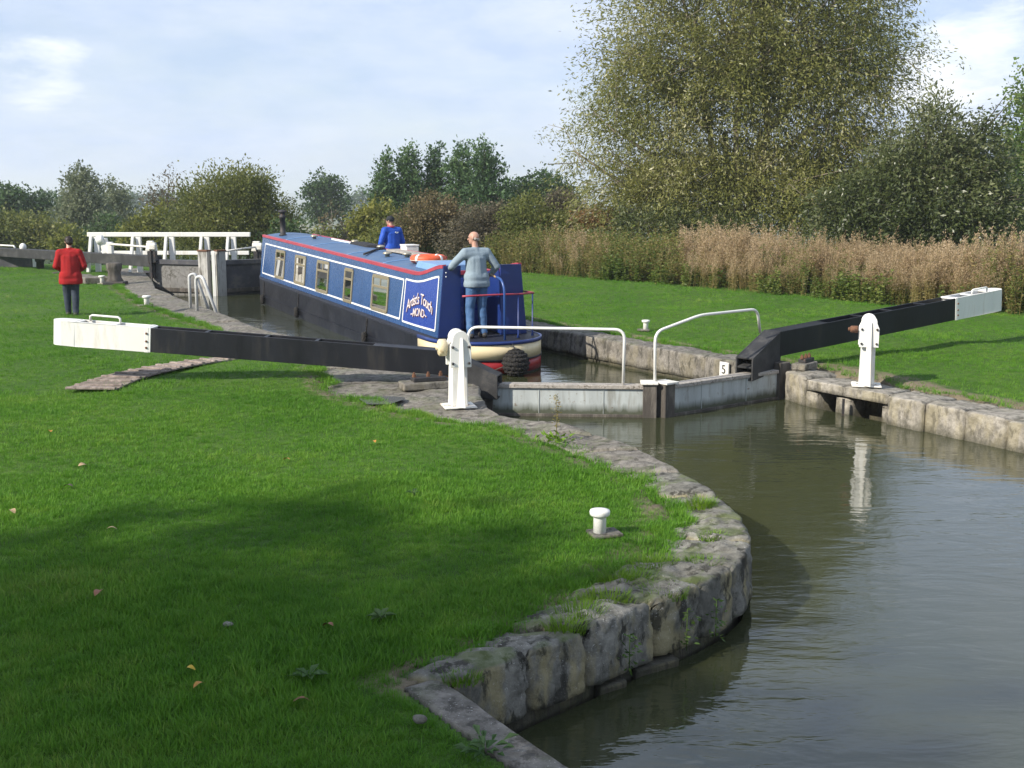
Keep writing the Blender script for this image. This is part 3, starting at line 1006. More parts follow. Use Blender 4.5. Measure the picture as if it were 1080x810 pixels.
def collar(name, label, p, rz, sc=1.0):
    t = thing(name, label, 'iron fitting', p, rz)
    mb = MB(); mb.box((0, 0, 0.05), (0.62 * sc, 0.30 * sc, 0.10)); mb.build('stone_pad', M['stone_top'], t, 0.02)
    mb = MB(); mb.box((0.05, 0, 0.13), (0.42 * sc, 0.16 * sc, 0.06)); mb.build('strap', M['iron'], t, 0.01)
    for dx in (-0.14, 0.04, 0.2):
        mb = MB(); mb.lathe([(0.028, 0.16), (0.028, 0.20), (0.016, 0.20), (0.016, 0.225)], 6, Matrix.Translation((dx * sc, 0, 0)), smooth=False)
        mb.build('bolt', M['rust'], t)
    return t


p = G(446, 404, 0)
collar('anchor_plate', 'black iron anchor strap bolted to the stone beneath the left balance beam', (-1.18, 15.25, 0.0), 0.35, 1.1)
collar('anchor_plate', 'small black iron anchor strap on the stone beside the right gate heel', (4.42, 17.0, 0.0), 0.9, 0.75)


def paddle_post(label, p, rz, hgt, drum_side, drum_r=0.105, drum_m='cream_iron'):
    """white cast-iron paddle stand: base, tapering pillar, round-headed plates, front fin, winding drum"""
    t = thing('paddle_stand', label, 'paddle gear', p, rz)
    mb = MB(); mb.box((0, 0, 0.010), (0.40, 0.36, 0.02)); mb.box((-0.17, -0.02, 0.03), (0.07, 0.08, 0.04))
    mb.build('base_plate', M['white_rusty'], t, 0.008)
    mb = MB(); mb.box((0, 0.02, hgt * 0.47), (0.205, 0.24, hgt * 0.9), taper=0.86)
    mb.build('pillar', M['white'], t, 0.012)
    # round-headed gear plates (front and back)
    r = 0.10
    hp = [(-0.13, 0), (0.13, 0), (0.13, 0.26), (0.10, 0.33)] + [(r * math.cos(a), 0.345 + r * math.sin(a)) for a in np.linspace(0.15, PI - 0.15, 9)] + [(-0.10, 0.33), (-0.13, 0.26)]
    for y0 in (-0.150, 0.115):
        Mx = Matrix.Translation((0, y0, hgt - 0.46)) @ Matrix.Rotation(PI / 2, 4, 'X')
        mb = MB(); mb.prism(hp, -0.02, 0.02, Mx)
        pl = mb.build('gear_plate', M['white'], t, 0.006)
        if y0 < 0:
            for bx, bz in ((-0.10, 0.05), (0.10, 0.05), (-0.10, 0.25), (0.10, 0.25)):
                mb = MB()
                mb.lathe([(0.017, 0.0), (0.017, 0.018), (0.008, 0.024)], 6, Matrix.Translation((bx, y0 - 0.02, hgt - 0.46 + bz)) @ Matrix.Rotation(PI / 2, 4, 'X'), smooth=False)
                mb.build('bolt', M['iron'], pl)
    # tapering fin down the front
    mb = MB()
    y0 = -0.172
    mb.add([(-0.012, y0, hgt - 0.10), (0.022, y0, hgt - 0.10), (0.022, y0, 0.02), (-0.06, y0, 0.02),
            (0.018, y0 - 0.02, hgt - 0.12), (0.024, y0 - 0.02, hgt - 0.12), (0.045, y0 - 0.07, 0.02), (0.03, y0 - 0.07, 0.02)],
           [(3, 2, 1, 0), (4, 5, 6, 7), (0, 1, 5, 4), (1, 2, 6, 5), (2, 3, 7, 6), (3, 0, 4, 7)])
    mb.build('fin', M['white'], t, 0.004)
    # winding drum on the side
    mb = MB()
    Mx = Matrix.Translation((0.145 * drum_side, -0.01, hgt - 0.23)) @ Matrix.Rotation(PI / 2 * drum_side, 4, 'Y')
    mb.lathe([(drum_r * 0.75, 0), (drum_r, 0.01), (drum_r, 0.09), (drum_r * 0.8, 0.105), (drum_r * 0.35, 0.108), (0.028, 0.112), (0.028, 0.13), (0.02, 0.135)], 18, Mx)
    mb.build('winding_drum', M[drum_m], t)
    return t


paddle_post('white iron paddle stand with a cream drum, in front of the boat stern', (-0.66, 13.80, 0.02), 0.25, 0.97, -1)
paddle_post('white tapering paddle stand on the right bank slab in front of the black beam', (4.98, 15.78, -0.05), -0.25, 1.02, -1, 0.05, 'rust')
# rod running down to the culvert paddle
mb = MB(); mb.bar((4.62, 15.60, -1.2), (4.62, 15.60, -0.21), 0.03, 0.03); o = mb.build('paddle_rod', M['iron'])
tag(o, 'thin dark iron rod dropping from the right slab into the water', 'rod', kind='thing')

# the gauge plate on the chamber wall
wdir = (Vector((3.46, 17.85, 0)) - Vector((2.5, 19.3, 0))).normalized()
wn = Vector((-wdir.y, wdir.x, 0))
if wn.x > 0: wn = -wn
gp_ = Vector((3.42, 17.91, -0.15)) + wn * 0.05
t_ = thing('depth_gauge', 'small white depth gauge plate with a black figure 5 on the far chamber wall', 'gauge', gp_)
rot = Matrix((wdir, Vector((0, 0, 1)), wdir.cross(Vector((0, 0, 1))))).transposed()
mb = MB(); mb.box((0, 0, 0), (0.20, 0.24, 0.03), rot); mb.build('plate', M['white'], t_, 0.006)


def text_mesh(s, size, name, mat, parent, mtx, extrude=0.004, arch=0.0, spacing=1.0, bold=0.0, shear=0.0):
    """text as one flat mesh; arch bends the line of text"""
    cu = bpy.data.curves.new(name, 'FONT')
    cu.body = s; cu.size = size; cu.align_x = 'CENTER'; cu.align_y = 'CENTER'; cu.extrude = extrude; cu.space_character = spacing; cu.offset = bold; cu.shear = shear
    o = bpy.data.objects.new(name, cu)
    C.objects.link(o)
    dg = bpy.context.evaluated_depsgraph_get()
    me = bpy.data.meshes.new_from_object(o.evaluated_get(dg))
    bpy.data.objects.remove(o)
    for v in me.vertices:
        x = v.co.x
        v.co.y += -arch * x * x
    me.transform(mtx)
    me.materials.clear(); me.materials.append(mat)
    o = bpy.data.objects.new(name, me)
    return link(o, parent)


wdir2 = -wdir if wdir.x < 0 else wdir
Rm = Matrix((wdir2, Vector((0, 0, 1)), wdir2.cross(Vector((0, 0, 1))))).transposed().to_4x4()
text_mesh('5', 0.20, 'figure', plain('black_figure', (0.015, 0.015, 0.015), 0.5), t_, Matrix.Translation(wn * 0.02) @ Rm, 0.003)


# ------------------------------------------------------------------ far (bottom) gates
def far_gate(label, heel, mitre, pm, post_w):
    heel, mitre = Vector((*heel, 0)), Vector((*mitre, 0))
    t = thing('lock_gate', label, 'lock gate', (heel.x, heel.y, 0))
    d = (mitre - heel).normalized(); nrm = Vector((d.y, -d.x, 0))
    if nrm.y > 0: nrm = -nrm
    Zv = lambda z: Vector((0, 0, z))
    mb = MB(); mb.bar(heel + Zv(-1.45), mitre + Zv(-1.45), 0.14, 4.1)
    mb.build('gate_leaf', pm, t, 0.008, world=True)
    mb = MB(); mb.bar(heel + Zv(0.55) + nrm * .03, mitre + Zv(0.55) + nrm * .03, 0.22, 0.14)
    mb.build('top_rail', M['panel_dark'], t, 0.01, world=True)
    for zz in (-0.3,):
        mb = MB(); mb.bar(heel + Zv(zz) + nrm * .03, mitre + Zv(zz) + nrm * .03, 0.2, 0.12)
        mb.build('cross_rail', M['timber'], t, 0.01, world=True)
    p = mitre - d * post_w * 0.45
    mb = MB(); mb.bar(p + Zv(-3.4) + nrm * 0.07, p + Zv(0.90) + nrm * 0.07, post_w, 0.17, up=nrm)
    po = mb.build('mitre_post', M['post_dirty'], t, 0.012, world=True)
    mb = MB(); mb.bar(p + Zv(0.92) + nrm * .07 - d * post_w * .55, p + Zv(0.92) + nrm * .07 + d * post_w * .55, 0.22, 0.045)
    mb.build('post_cap', M['rust'], t, 0.006, world=True)
    return t, d, nrm


fgl, fd, fn = far_gate('weathered grey far lock gate with a long dark balance beam behind the person in red', (-11.12, 35.45), (-9.17, 34.68), M['panel_old'], 0.34)
fgr, fd2, fn2 = far_gate('dark far lock gate beside the bow of the blue boat', (-7.25, 36.2), (-9.0, 34.68), M['panel_dark'], 0.28)
Zv = lambda z: Vector((0, 0, z))
mb = MB(); mb.box((-9.02, 34.52, -0.4), (0.10, 0.05, 2.55)); mb.build('white_batten', M['white'], fgr, 0.006, world=True)
mb = MB(); mb.bar((-11.0, 35.4, 0.55), (-19.9, 42.6, 0.54), 0.36, 0.34, h1=0.30); mb.build('balance_beam', M['black_old'], fgl, 0.015, world=True)
mb = MB(); mb.sphere((-17.3, 40.5, 0.76), (0.12, 0.12, 0.14)); mb.build('knob', M['white'], fgl, world=True)
mb = MB(); mb.tube(bend([(-18.6, 41.5, 0.70), (-18.5, 41.4, 0.79), (-17.75, 40.8, 0.79), (-17.7, 40.8, 0.70)], .05), 0.03, 6); mb.build('handle', M['white'], fgl, world=True)


def gate_gear(parent, p, body_z0, head_z, w=0.30):
    p = Vector(p)
    mb = MB(); mb.box((p.x, p.y, (body_z0 + head_z) / 2), (0.17, 0.15, head_z - body_z0)); mb.box((p.x + 0.02, p.y - .02, head_z - 0.22), (0.26, 0.2, 0.36))
    g = mb.build('paddle_gear', M['iron'], parent, 0.015, world=True)
    mb = MB()
    mb.box((0, 0, 0.15), (w, 0.22, 0.26), taper=0.8); mb.box((0.06, -0.08, 0.15), (0.20, 0.2, 0.16)); mb.box((-0.03, 0, 0.30), (w * .6, 0.16, 0.06))
    hd_ = mb.build('gear_head', M['white_rusty'], g, 0.02)
    hd_.location = (p.x - parent.location.x, p.y - parent.location.y, head_z - 0.06)
    mb = MB(); mb.bar((p.x, p.y - 0.12, body_z0 - 0.75), (p.x, p.y - 0.12, head_z + 0.1), 0.07, 0.05)
    mb.build('rack', M['iron'], g, 0.006, world=True)
    return g


gate_gear(fgl, (-11.1, 35.25, 0), 0.05, 0.92, 0.33)
gate_gear(fgr, (-7.98, 35.9, 0), -0.1, 0.88, 0.36)
mb = MB()
mb.box((-13.2, 37.15, 0.95), (0.24, 0.24, 0.5), Matrix.Rotation(-0.18, 3, 'Y'), taper=0.85); mb.lathe([(0.10, -0.12), (0.15, -0.1), (0.15, 0.1), (0.10, 0.12)], 14, Matrix.Translation((-13.33, 37.1, 1.14)) @ Matrix.Rotation(1.3, 4, 'Y')); mb.box((-13.02, 37.1, 0.88), (0.18, 0.2, 0.4))
mb.build('winding_post', M['white'], fgl, 0.03, world=True)
mb = MB(); mb.tube([(-13.1, 37.1, 1.02), (-11.1, 35.3, 0.99)], 0.035, 6); mb.build('drive_rod', M['white_rusty'], fgl, world=True)
mb = MB(); mb.tube([(-8.85, 34.75, 0.88), (-8.0, 35.75, 0.98)], 0.03, 6); mb.build('drive_rod', M['white_rusty'], fgr, world=True)

# white footbridge over the tail of the lock
fb = thing('footbridge', 'white timber footbridge railing behind the far lock gates', 'footbridge', (-11.5, 38.6, 0))
mb = MB(); mb.bar((-15.6, 39.15, -0.09), (-7.6, 39.15, -0.09), 1.1, 0.16); mb.build('deck', M['timber'], fb, 0.01, world=True)
mb = MB(); mb.bar((-14.25, 38.5, 1.27), (-8.78, 38.5, 1.27), 0.13, 0.15); mb.build('top_rail', M['white'], fb, 0.02, world=True)
mb = MB(); mb.bar((-13.9, 38.5, 0.66), (-8.85, 38.5, 0.66), 0.07, 0.13); mb.build('middle_rail', M['white'], fb, 0.01, world=True)
for px in (103, 147, 182, 219, 247):
    x = (px - 540) / 1200 * 38.3
    mb = MB(); mb.bar((x, 38.5, -0.12), (x, 38.5, 1.19), 0.17, 0.13, up=(0, 1, 0)); mb.build('post', M['white'], fb, 0.01, world=True)
    mb = MB(); mb.bar((x - 0.24, 38.2, 0.02), (x - 0.16, 38.42, 1.19), 0.09, 0.13, up=(0, 1, 0)); mb.build('brace', M['white'], fb, 0.01, world=True)

sp_ = thing('strapping_post', 'squat dark timber strapping post on the bank beneath the far balance beam', 'post', (-11.75, 33.7, 0))
mb = MB(); mb.lathe([(0.25, -0.05), (0.25, 0.08), (0.20, 0.16), (0.18, 0.34), (0.23, 0.46), (0.23, 0.58), (0.2, 0.61)], 14); mb.build('post_body', M['timber'], sp_)
mb = MB(); mb.box((0.05, -0.1, 0.02), (0.62, 0.42, 0.10)); mb.build('sole_plate', M['iron'], sp_, 0.02)
for q, (x, y, sx_, lab) in enumerate(((-12.55, 34.3, 0.7, 'flat grey stone slab left of the squat timber post'), (-13.2, 35.0, 0.6, 'flat grey stone slab under the far balance beam, farther from the timber post'))):
    mb = MB(); mb.box((0, 0, 0.06), (sx_, 0.8, 0.2)); o = mb.build('stone_slab', M['stone_top'], None, 0.03)
    o.location = (x, y, 0); o.rotation_euler = (0, 0, 0.5)
    tag(o, lab, 'stone slab', 'stone slabs by the strapping post', 'thing')
lp = thing('gate_panel', 'dark boarded panel under the far balance beam at the left edge of the photo', 'panel', (-18.2, 41.6, 0))
mb = MB(); mb.box((-0.2, 0, 0.05), (1.9, 0.16, 0.8)); mb.build('boards', M['panel_dark'], lp, 0.01)
mb = MB(); mb.box((0.86, -0.05, 0.1), (0.15, 0.15, 0.62)); mb.build('white_post', M['white'], lp, 0.015)
mb = MB(); mb.box((-0.1, -0.1, -0.31), (2.0, 0.3, 0.16)); mb.build('sill', M['stone_low'], lp, 0.02)
mb = MB(); mb.lathe([(0.15, -0.3), (0.13, 0.2), (0.17, 0.25), (0.17, 0.42), (0.1, 0.46)], 12)
o = mb.build('mooring_post', M['iron']); o.location = (-16.9, 40.9, 0); tag(o, 'short black mooring post under the far balance beam', 'post', kind='thing')
mb = MB(); mb.tube(bend([(-16.15, 40.6, -0.2), (-16.15, 40.6, 0.36), (-15.3, 40.6, 0.36), (-15.3, 40.6, -0.2)], 0.08), 0.055, 8)
o = mb.build('hoop_rail', M['white']); tag(o, 'low white hoop rail just left of the person in red', 'rail', kind='thing')

# ladder hand hoops
lh = thing('ladder_handrail', 'pair of pale tubular hand hoops at the lock ladder on the left wall', 'handrail', (-7.0, 26.3, 0))
for (a, b) in (((201, 325), (220, 325)), ((208, 328), (229, 330))):
    A, B = G(*a), G(*b)
    mb = MB(); mb.tube(bend([A + Zv(-0.05), A + Zv(0.76), A.lerp(B, 0.33) + Zv(0.80), B + Zv(-0.05)], 0.16, 6), 0.035, 10)
    mb.build('hoop', M['galv'], lh, world=True)

# mooring bollards
bol = thing('bollard', 'small white mushroom bollard on the near grass beside the stone bank', 'bollard', (0.68, 8.52, 0), group='white mooring bollards on the lawns')
mb = MB(); mb.lathe([(0.050, -0.05), (0.050, 0.13), (0.055, 0.145), (0.072, 0.15), (0.078, 0.158), (0.080, 0.18), (0.076, 0.192), (0.05, 0.197)], 24); mb.build('post_body', M['white'], bol)
mb = MB(); mb.box((0.04, 0.02, 0.0), (0.24, 0.2, 0.03), Matrix.Rotation(0.3, 3, 'Z')); mb.build('footing', M['stone_top'], bol, 0.01)
for (px, py, lab) in ((681, 348, 'small white bollard on the far lawn right of the boat'), (155, 322, 'white bollard on the left lawn by the ladder hoops'), (108, 299, 'white bollard on the left lawn below the squat timber post')):
    c = copy_tree(bol, G(px, py), rng.uniform(0, 6), lab)
    if py < 330: c.scale = (1.25, 1.25, 1.2)

# ------------------------------------------------------------------ the narrowboat
BO = Vector((-0.52, 20.2, WATER))
PHI = math.atan2(0.413, 0.911)
boat = thing('narrowboat', 'long blue narrowboat with white lining and cream and red stern heading down the lock', 'boat', BO, PHI)
BM = Matrix.Translation(BO) @ Matrix.Rotation(PHI, 4, 'Z')
m_side = paint('boat_blue', (0.023, 0.068, 0.185), (0.04, 0.08, 0.16), 0.12, 1.2, 0.28, 0.004, var=0.12, spec=0.6)
m_blue2 = paint('boat_royal_blue', (0.018, 0.050, 0.27), (0.02, 0.05, 0.2), 0.15, 1.5, 0.28, 0.004, var=0.1, spec=0.55)
m_shade_navy = paint('boat_navy_and_shade', (0.012, 0.032, 0.155), (0.02, 0.04, 0.12), 0.15, 1.5, 0.35, 0.004, var=0.12, spec=0.5)  # darker blue: shade of the aft walls put into the colour; also navy trim
m_roof = paint('boat_roof_blue', (0.060, 0.120, 0.23), (0.10, 0.14, 0.20), 0.35, 1.1, 0.5, 0.08, var=0.12)
m_roof2 = paint('hatch_blue', (0.16, 0.29, 0.50), (0.2, 0.27, 0.36), 0.2, 2, 0.4, 0.05, var=0.08)
m_red = paint('boat_red', (0.30, 0.018, 0.022), (0.2, 0.02, 0.02), 0.2, 2.5, 0.35, 0.004, var=0.12)
m_red_trim = paint('trim_red', (0.36, 0.045, 0.07), (0.3, 0.08, 0.1), 0.2, 2.5, 0.4, 0.05, var=0.1)
m_cream = paint('boat_cream', (0.74, 0.62, 0.38), (0.5, 0.4, 0.22), 0.15, 2, 0.35, 0.004, var=0.05)
m_hull = paint('hull_black', (0.009, 0.010, 0.015), (0.035, 0.033, 0.03), 0.15, 1.6, 0.42, 0.05, var=0.35, spec=0.3)
m_line = plain('white_lining', (0.78, 0.78, 0.76), 0.4)
m_brass = plain('window_frame', (0.34, 0.29, 0.19), 0.45, 0.5)
m_glass, t = newmat('window_glass')
gl = t.n('BsdfGlossy', Roughness=0.02); tr = t.n('BsdfTransparent'); fr = t.n('Fresnel', IOR=1.6)
mx = t.n('MixShader'); t.l(t.math('ADD', fr.outputs[0], 0.06, True), mx.inputs[0]); t.l(tr.outputs[0], mx.inputs[1]); t.l(gl.outputs[0], mx.inputs[2]); t.out(mx.outputs[0])
m_dark = plain('cabin_interior', (0.06, 0.05, 0.04), 0.8)
m_curt = plain('curtain', (0.55, 0.53, 0.47), 0.9, var=0.25, scale=30)
m_wood = plain('varnished_wood', (0.30, 0.19, 0.08), 0.4, var=0.2)

RW = 1.03


def halfw(y):
    if y < 0: return math.sqrt(max(0.0, RW * RW - y * y))
    if y < 13.4: return RW
    return max(0.05, RW * (1 - ((y - 13.4) / 3.5) ** 1.7))


def sheer(y): return 0.56 + 0.0095 * max(0, y) + 0.10 * smooth_step(14.0, 16.8, y)


hull_y = [-RW * math.cos(a) for a in np.linspace(0.0, PI / 2, 14)] + list(np.linspace(0.4, 13.4, 22)) + list(np.linspace(13.7, 16.8, 14))
hull_y[0] = -RW + 0.004
mb = MB()
rings = []
for y in hull_y:
    wv = halfw(y)
    zs_ = sheer(y)
    flare = 0.93 if y > 14 else 0.985
    rings.append([(-wv * flare, y, -0.45), (-wv, y, 0.15), (-wv, y, zs_ - 0.02), (wv, y, zs_ - 0.02), (wv, y, 0.15), (wv * flare, y, -0.45)])
mb.loft([[Vector(q) for q in r] for r in rings], 0, False)
mb.build('hull', m_hull, boat, 0)
# deck plate and rubbing edge
mb = MB()
outl = [(halfw(y) + 0.012, y) for y in hull_y] + [(-halfw(y) - 0.012, y) for y in reversed(hull_y)]
n_ = len(outl)
vs = [(x, y, sheer(y) - 0.035) for x, y in outl] + [(x, y, sheer(y)) for x, y in outl]
hn = len(hull_y)
fs = [(i, (i + 1) % n_, n_ + (i + 1) % n_, n_ + i) for i in range(n_)]
for i in range(hn - 1):
    fs.append((n_ + i, n_ + i + 1, n_ + n_ - 2 - i, n_ + n_ - 1 - i))
    fs.append((i, n_ - 1 - i, n_ - 2 - i, i + 1))
mb.add(vs, fs)
mb.build('deck', plain('deck_rubber', (0.012, 0.014, 0.022), 0.6), boat, 0)


def stern_band(z0, z1, off, mat, name, y_end=0.55):
    ang = np.linspace(-PI / 2, PI / 2, 40)
    path = [(-RW - off, y_end)] + [((RW + off) * math.sin(a), -(RW + off) * math.cos(a)) for a in ang] + [(RW + off, y_end)]
    mb = MB()
    vs = []
    for x, y in path:
        ins = 0.97
        vs += [(x, y, z0), (x, y, z1), (x * ins, y * (ins if y < 0 else 1), z1), (x * ins, y * (ins if y < 0 else 1), z0)]
    fs = []
    for i in range(len(path) - 1):
        a, b = i * 4, i * 4 + 4
        for k in range(4):
            k2 = (k + 1) % 4
            fs.append((a + k, b + k, b + k2, a + k2))
    fs += [(0, 1, 2, 3), tuple(len(vs) - 4 + k for k in (3, 2, 1, 0))]
    mb.add(vs, fs, 0, False)
    o = mb.build(name, mat, boat)
    for pl in o.data.polygons: pl.use_smooth = abs(pl.normal.z) < 0.5
    return o


stern_band(0.025, 0.235, 0.008, m_red, 'stern_red_band')
stern_band(0.235, 0.262, 0.022, m_hull, 'rubbing_strake')
stern_band(0.262, 0.515, 0.010, m_cream, 'stern_cream_band')
stern_band(0.515, 0.575, 0.024, m_shade_navy, 'stern_rim')
for s_ in (-1, 1):
    mb = MB()
    for i in range(24):
        y0, y1 = 0.6 + i * 12.8 / 24, 0.6 + (i + 1) * 12.8 / 24
        mb.bar((s_ * (RW + 0.012), y0, 0.17 + .004 * y0), (s_ * (RW + 0.012), y1, 0.17 + .004 * y1), 0.03, 0.035)
    mb.build('side_strake', m_hull, boat)

# cabin
Y0, Y1 = 0.0, 14.5


def edge_z(y):                                            # top of the cabin side, with the swept-up stern end
    base = 1.575 + 0.0205 * y
    return base + 0.235 * smooth_step(1.55, -0.1, y) ** 1.3


def side_pt(y, h, off=0.0, s_=-1):
    """h runs from 0 at the gunwale to 1 at the top edge of the cabin side"""
    z0, z1 = sheer(y), edge_z(y)
    x = 0.865 - 0.10 * h * (z1 - z0) / 1.05
    return Vector((s_ * (x + off), y, z0 + (z1 - z0) * h + off * 0.1))


def side_z(y, z, off=0.0, s_=-1):
    return side_pt(y, (z - sheer(y)) / (edge_z(y) - sheer(y)), off, s_)


ysamp = list(np.linspace(Y0, 1.8, 14)) + list(np.linspace(2.2, Y1, 26))
for s_ in (-1, 1):
    mb = MB()
    rings = [[side_pt(y, 0, 0, s_), side_pt(y, .5, 0, s_), side_pt(y, 1, 0, s_), side_pt(y, 1, -0.05, s_), side_pt(y, .5, -.05, s_), side_pt(y, 0, -0.05, s_)] for y in ysamp]
    mb.loft(rings, 0, False)
    mb.build('cabin_side', m_side, boat, 0)
    # red handrail moulding along the roof edge
    mb = MB()
    rings = []
    for y in ysamp:
        e = side_pt(y, 1, 0, s_)
        rings.append([e + Vector((s_ * 0.012, 0, -0.03)), e + Vector((s_ * 0.012, 0, 0.032)), e + Vector((-s_ * 0.055, 0, 0.036)), e + Vector((-s_ * 0.055, 0, -0.03))])
    mb.loft(rings)
    mb.build('handrail', m_red_trim, boat)
# roof
mb = MB()
rings = []
ry = [y for y in np.linspace(0.95, Y1, 30)]
for y in ry:
    ez = 1.575 + 0.0205 * y
    hw_ = 0.76
    top = [Vector((x, y, ez + 0.085 * (1 - (x / hw_) ** 2))) for x in np.linspace(-hw_, hw_, 13)]
    rings.append(top + [Vector((hw_, y, ez - 0.05)), Vector((-hw_, y, ez - 0.05))])
mb.loft(rings, 0, True)
ro = mb.build('roof', m_roof, boat)


def roof_z(x, y): return 1.575 + 0.0205 * y + 0.085 * (1 - (x / 0.76) ** 2)


for yy in (3.6, 6.2, 9.3, 12.0):                           # weld bands across the roof
    mb = MB(); mb.tube([(x, yy, roof_z(x, yy) + 0.004) for x in np.linspace(-0.7, 0.7, 11)], 0.012, 6); mb.build('roof_seam', m_roof2, ro)
for x0, y0, y1 in ((0.3, 8.6, 10.9), (-0.05, 2.2, 3.4)):
    mb = MB(); mb.bar((x0, y0, roof_z(x0, y0) + 0.02), (x0, y1, roof_z(x0, y1) + 0.02), 0.04, 0.04); mb.build('grab_rail', m_line, ro)
mb = MB()
mb.add([(-0.5, 1.05, roof_z(.5, 1) + .0), (0.5, 1.05, roof_z(.5, 1) + .0), (0.5, 2.15, roof_z(.5, 2.15)), (-0.5, 2.15, roof_z(.5, 2.15)),
        (-0.46, 1.05, 1.77), (0.46, 1.05, 1.77), (0.46, 2.1, 1.79), (-0.46, 2.1, 1.79)], [(3, 2, 1, 0), (4, 5, 6, 7), (0, 1, 5, 4), (1, 2, 6, 5), (2, 3, 7, 6), (3, 0, 4, 7)])
mb.build('sliding_hatch', m_roof2, boat, 0.015)
mb = MB(); mb.box((0, 14.5, 1.15), (1.5, 0.05, 1.2)); mb.build('front_bulkhead', m_shade_navy, boat, 0.005)
# stern bulkheads: two wings facing aft with an opening, and the doors behind
for s_, x_in in ((-1, 0.42), (1, 0.34)):
    mb = MB()
    a0, a1 = side_pt(0, 0, -0.004, s_), side_pt(0, 1, -0.004, s_)
    yb, yf = -0.012, 0.03
    top = a1.z + 0.012
    v = [Vector((s_ * x_in, yb, 0.56)), Vector((a0.x, yb, 0.56)), Vector((a1.x, yb, top)), Vector((s_ * x_in, yb, top))]
    mb.loft([v, [q + Vector((0, yf - yb, 0)) for q in v]])
    # return cheek forward into the well
    mb.bar((s_ * (x_in + 0.012), 0.03, 1.17), (s_ * (x_in + 0.012), 0.9, 1.09), 0.024, 1.18, h1=1.0)
    wg = mb.build('stern_wing', m_shade_navy, boat, 0.006)
    if s_ < 0:
        mb = MB()
        for zz in (1.70, 1.63): mb.sphere((s_ * 0.70, yb - 0.004, zz), 0.012, 8, 6)
        mb.build('studs', m_line, wg)
mb = MB(); mb.box((0, 0.93, 1.1), (1.5, 0.05, 1.08)); mb.build('rear_bulkhead', m_shade_navy, boat, 0.005)
mb = MB(); mb.bar((-0.72, 0.91, 1.625), (0.72, 0.91, 1.625), 0.06, 0.08); mb.build('roof_lip', m_red_trim, boat, 0.008)
for s_ in (-1, 1):
    mb = MB(); mb.box((s_ * 0.165, 0.885, 1.06), (0.31, 0.03, 0.94)); dr = mb.build('door', m_blue2, boat, 0.006)
    mb = MB(); mb.box((s_ * 0.165, 0.866, 1.2), (0.2, 0.012, 0.32)); mb.build('door_panel', m_shade_navy, dr, 0.004)
# the aft rail with stanchions
mb = MB(); mb.tube([(-0.62, -0.57, 1.33), (-0.45, -0.60, 1.335), (0.0, -0.63, 1.34), (0.45, -0.60, 1.335), (0.80, -0.42, 1.33), (0.80, -0.02, 1.33)], 0.017, 8)
mb.build('stern_rail', m_red_trim, boat)
for x, y in ((0.42, -0.60), (0.78, -0.42)):
    mb = MB(); mb.tube([(x, y, 0.57), (x, y, 0.63), (x, y, 1.32)], [0.03, 0.015, 0.013], 8); mb.build('stanchion', m_shade_navy, boat)
# tiller
mb = MB(); mb.tube(bend([(0.10, -0.74, 0.50), (0.10, -0.72, 1.45), (0.09, -0.62, 1.60), (0.085, -0.42, 1.63)], 0.10), 0.021, 10)
ti = mb.build('tiller', plain('tiller_blue', (0.03, 0.08, 0.26), 0.3), boat)
mb = MB(); mb.tube([(0.085, -0.42, 1.62), (0.08, -0.20, 1.66)], [0.018, 0.022], 8); mb.build('tiller_handle', m_wood, ti)
# fender ball of plaited rope
mb = MB()
fc = Vector((0.10, -RW - 0.17, 0.22))
for q in range(9):
    lat = -1.35 + q * 0.3375
    rr = 0.205 * math.cos(lat); zz = 0.215 * math.sin(lat)
    pts = [fc + Vector(((rr + 0.012 * math.sin(12 * a + q * PI)) * math.cos(a), (rr + 0.012 * math.sin(12 * a + q * PI)) * math.sin(a), zz)) for a in np.linspace(0, 2 * PI, 36, endpoint=False)]
    mb.tube(pts, 0.036, 6, closed=True)
mb.sphere(fc, 0.222, 18, 12)
mr, t = newmat('tarred_rope')
co = t.n('TexCoord').outputs['Object']
wv = t.n('TexVoronoi', Scale=34.0); t.l(co, wv.inputs['Vector'])
t.out(t.bsdf(t.ramp(wv.outputs['Distance'], [(0.1, (0.035, 0.031, 0.025)), (0.6, (0.009, 0.008, 0.008))]), 0.9, t.bump(wv.outputs['Distance'], 0.9, 0.02)))
fe = mb.build('rope_fender', mr, boat)
mb = MB(); mb.tube([fc + Vector((0, 0.02, 0.2)), (0.10, -RW - 0.03, 0.53)], 0.012, 6); mb.tube([fc + Vector((-.18, 0.05, -.05)), (-0.2, -RW + 0.0, 0.10)], 0.010, 6); mb.tube([fc + Vector((.18, 0.05, -.05)), (0.42, -RW + 0.08, 0.10)], 0.010, 6)
mb.build('chain', M['iron'], fe)
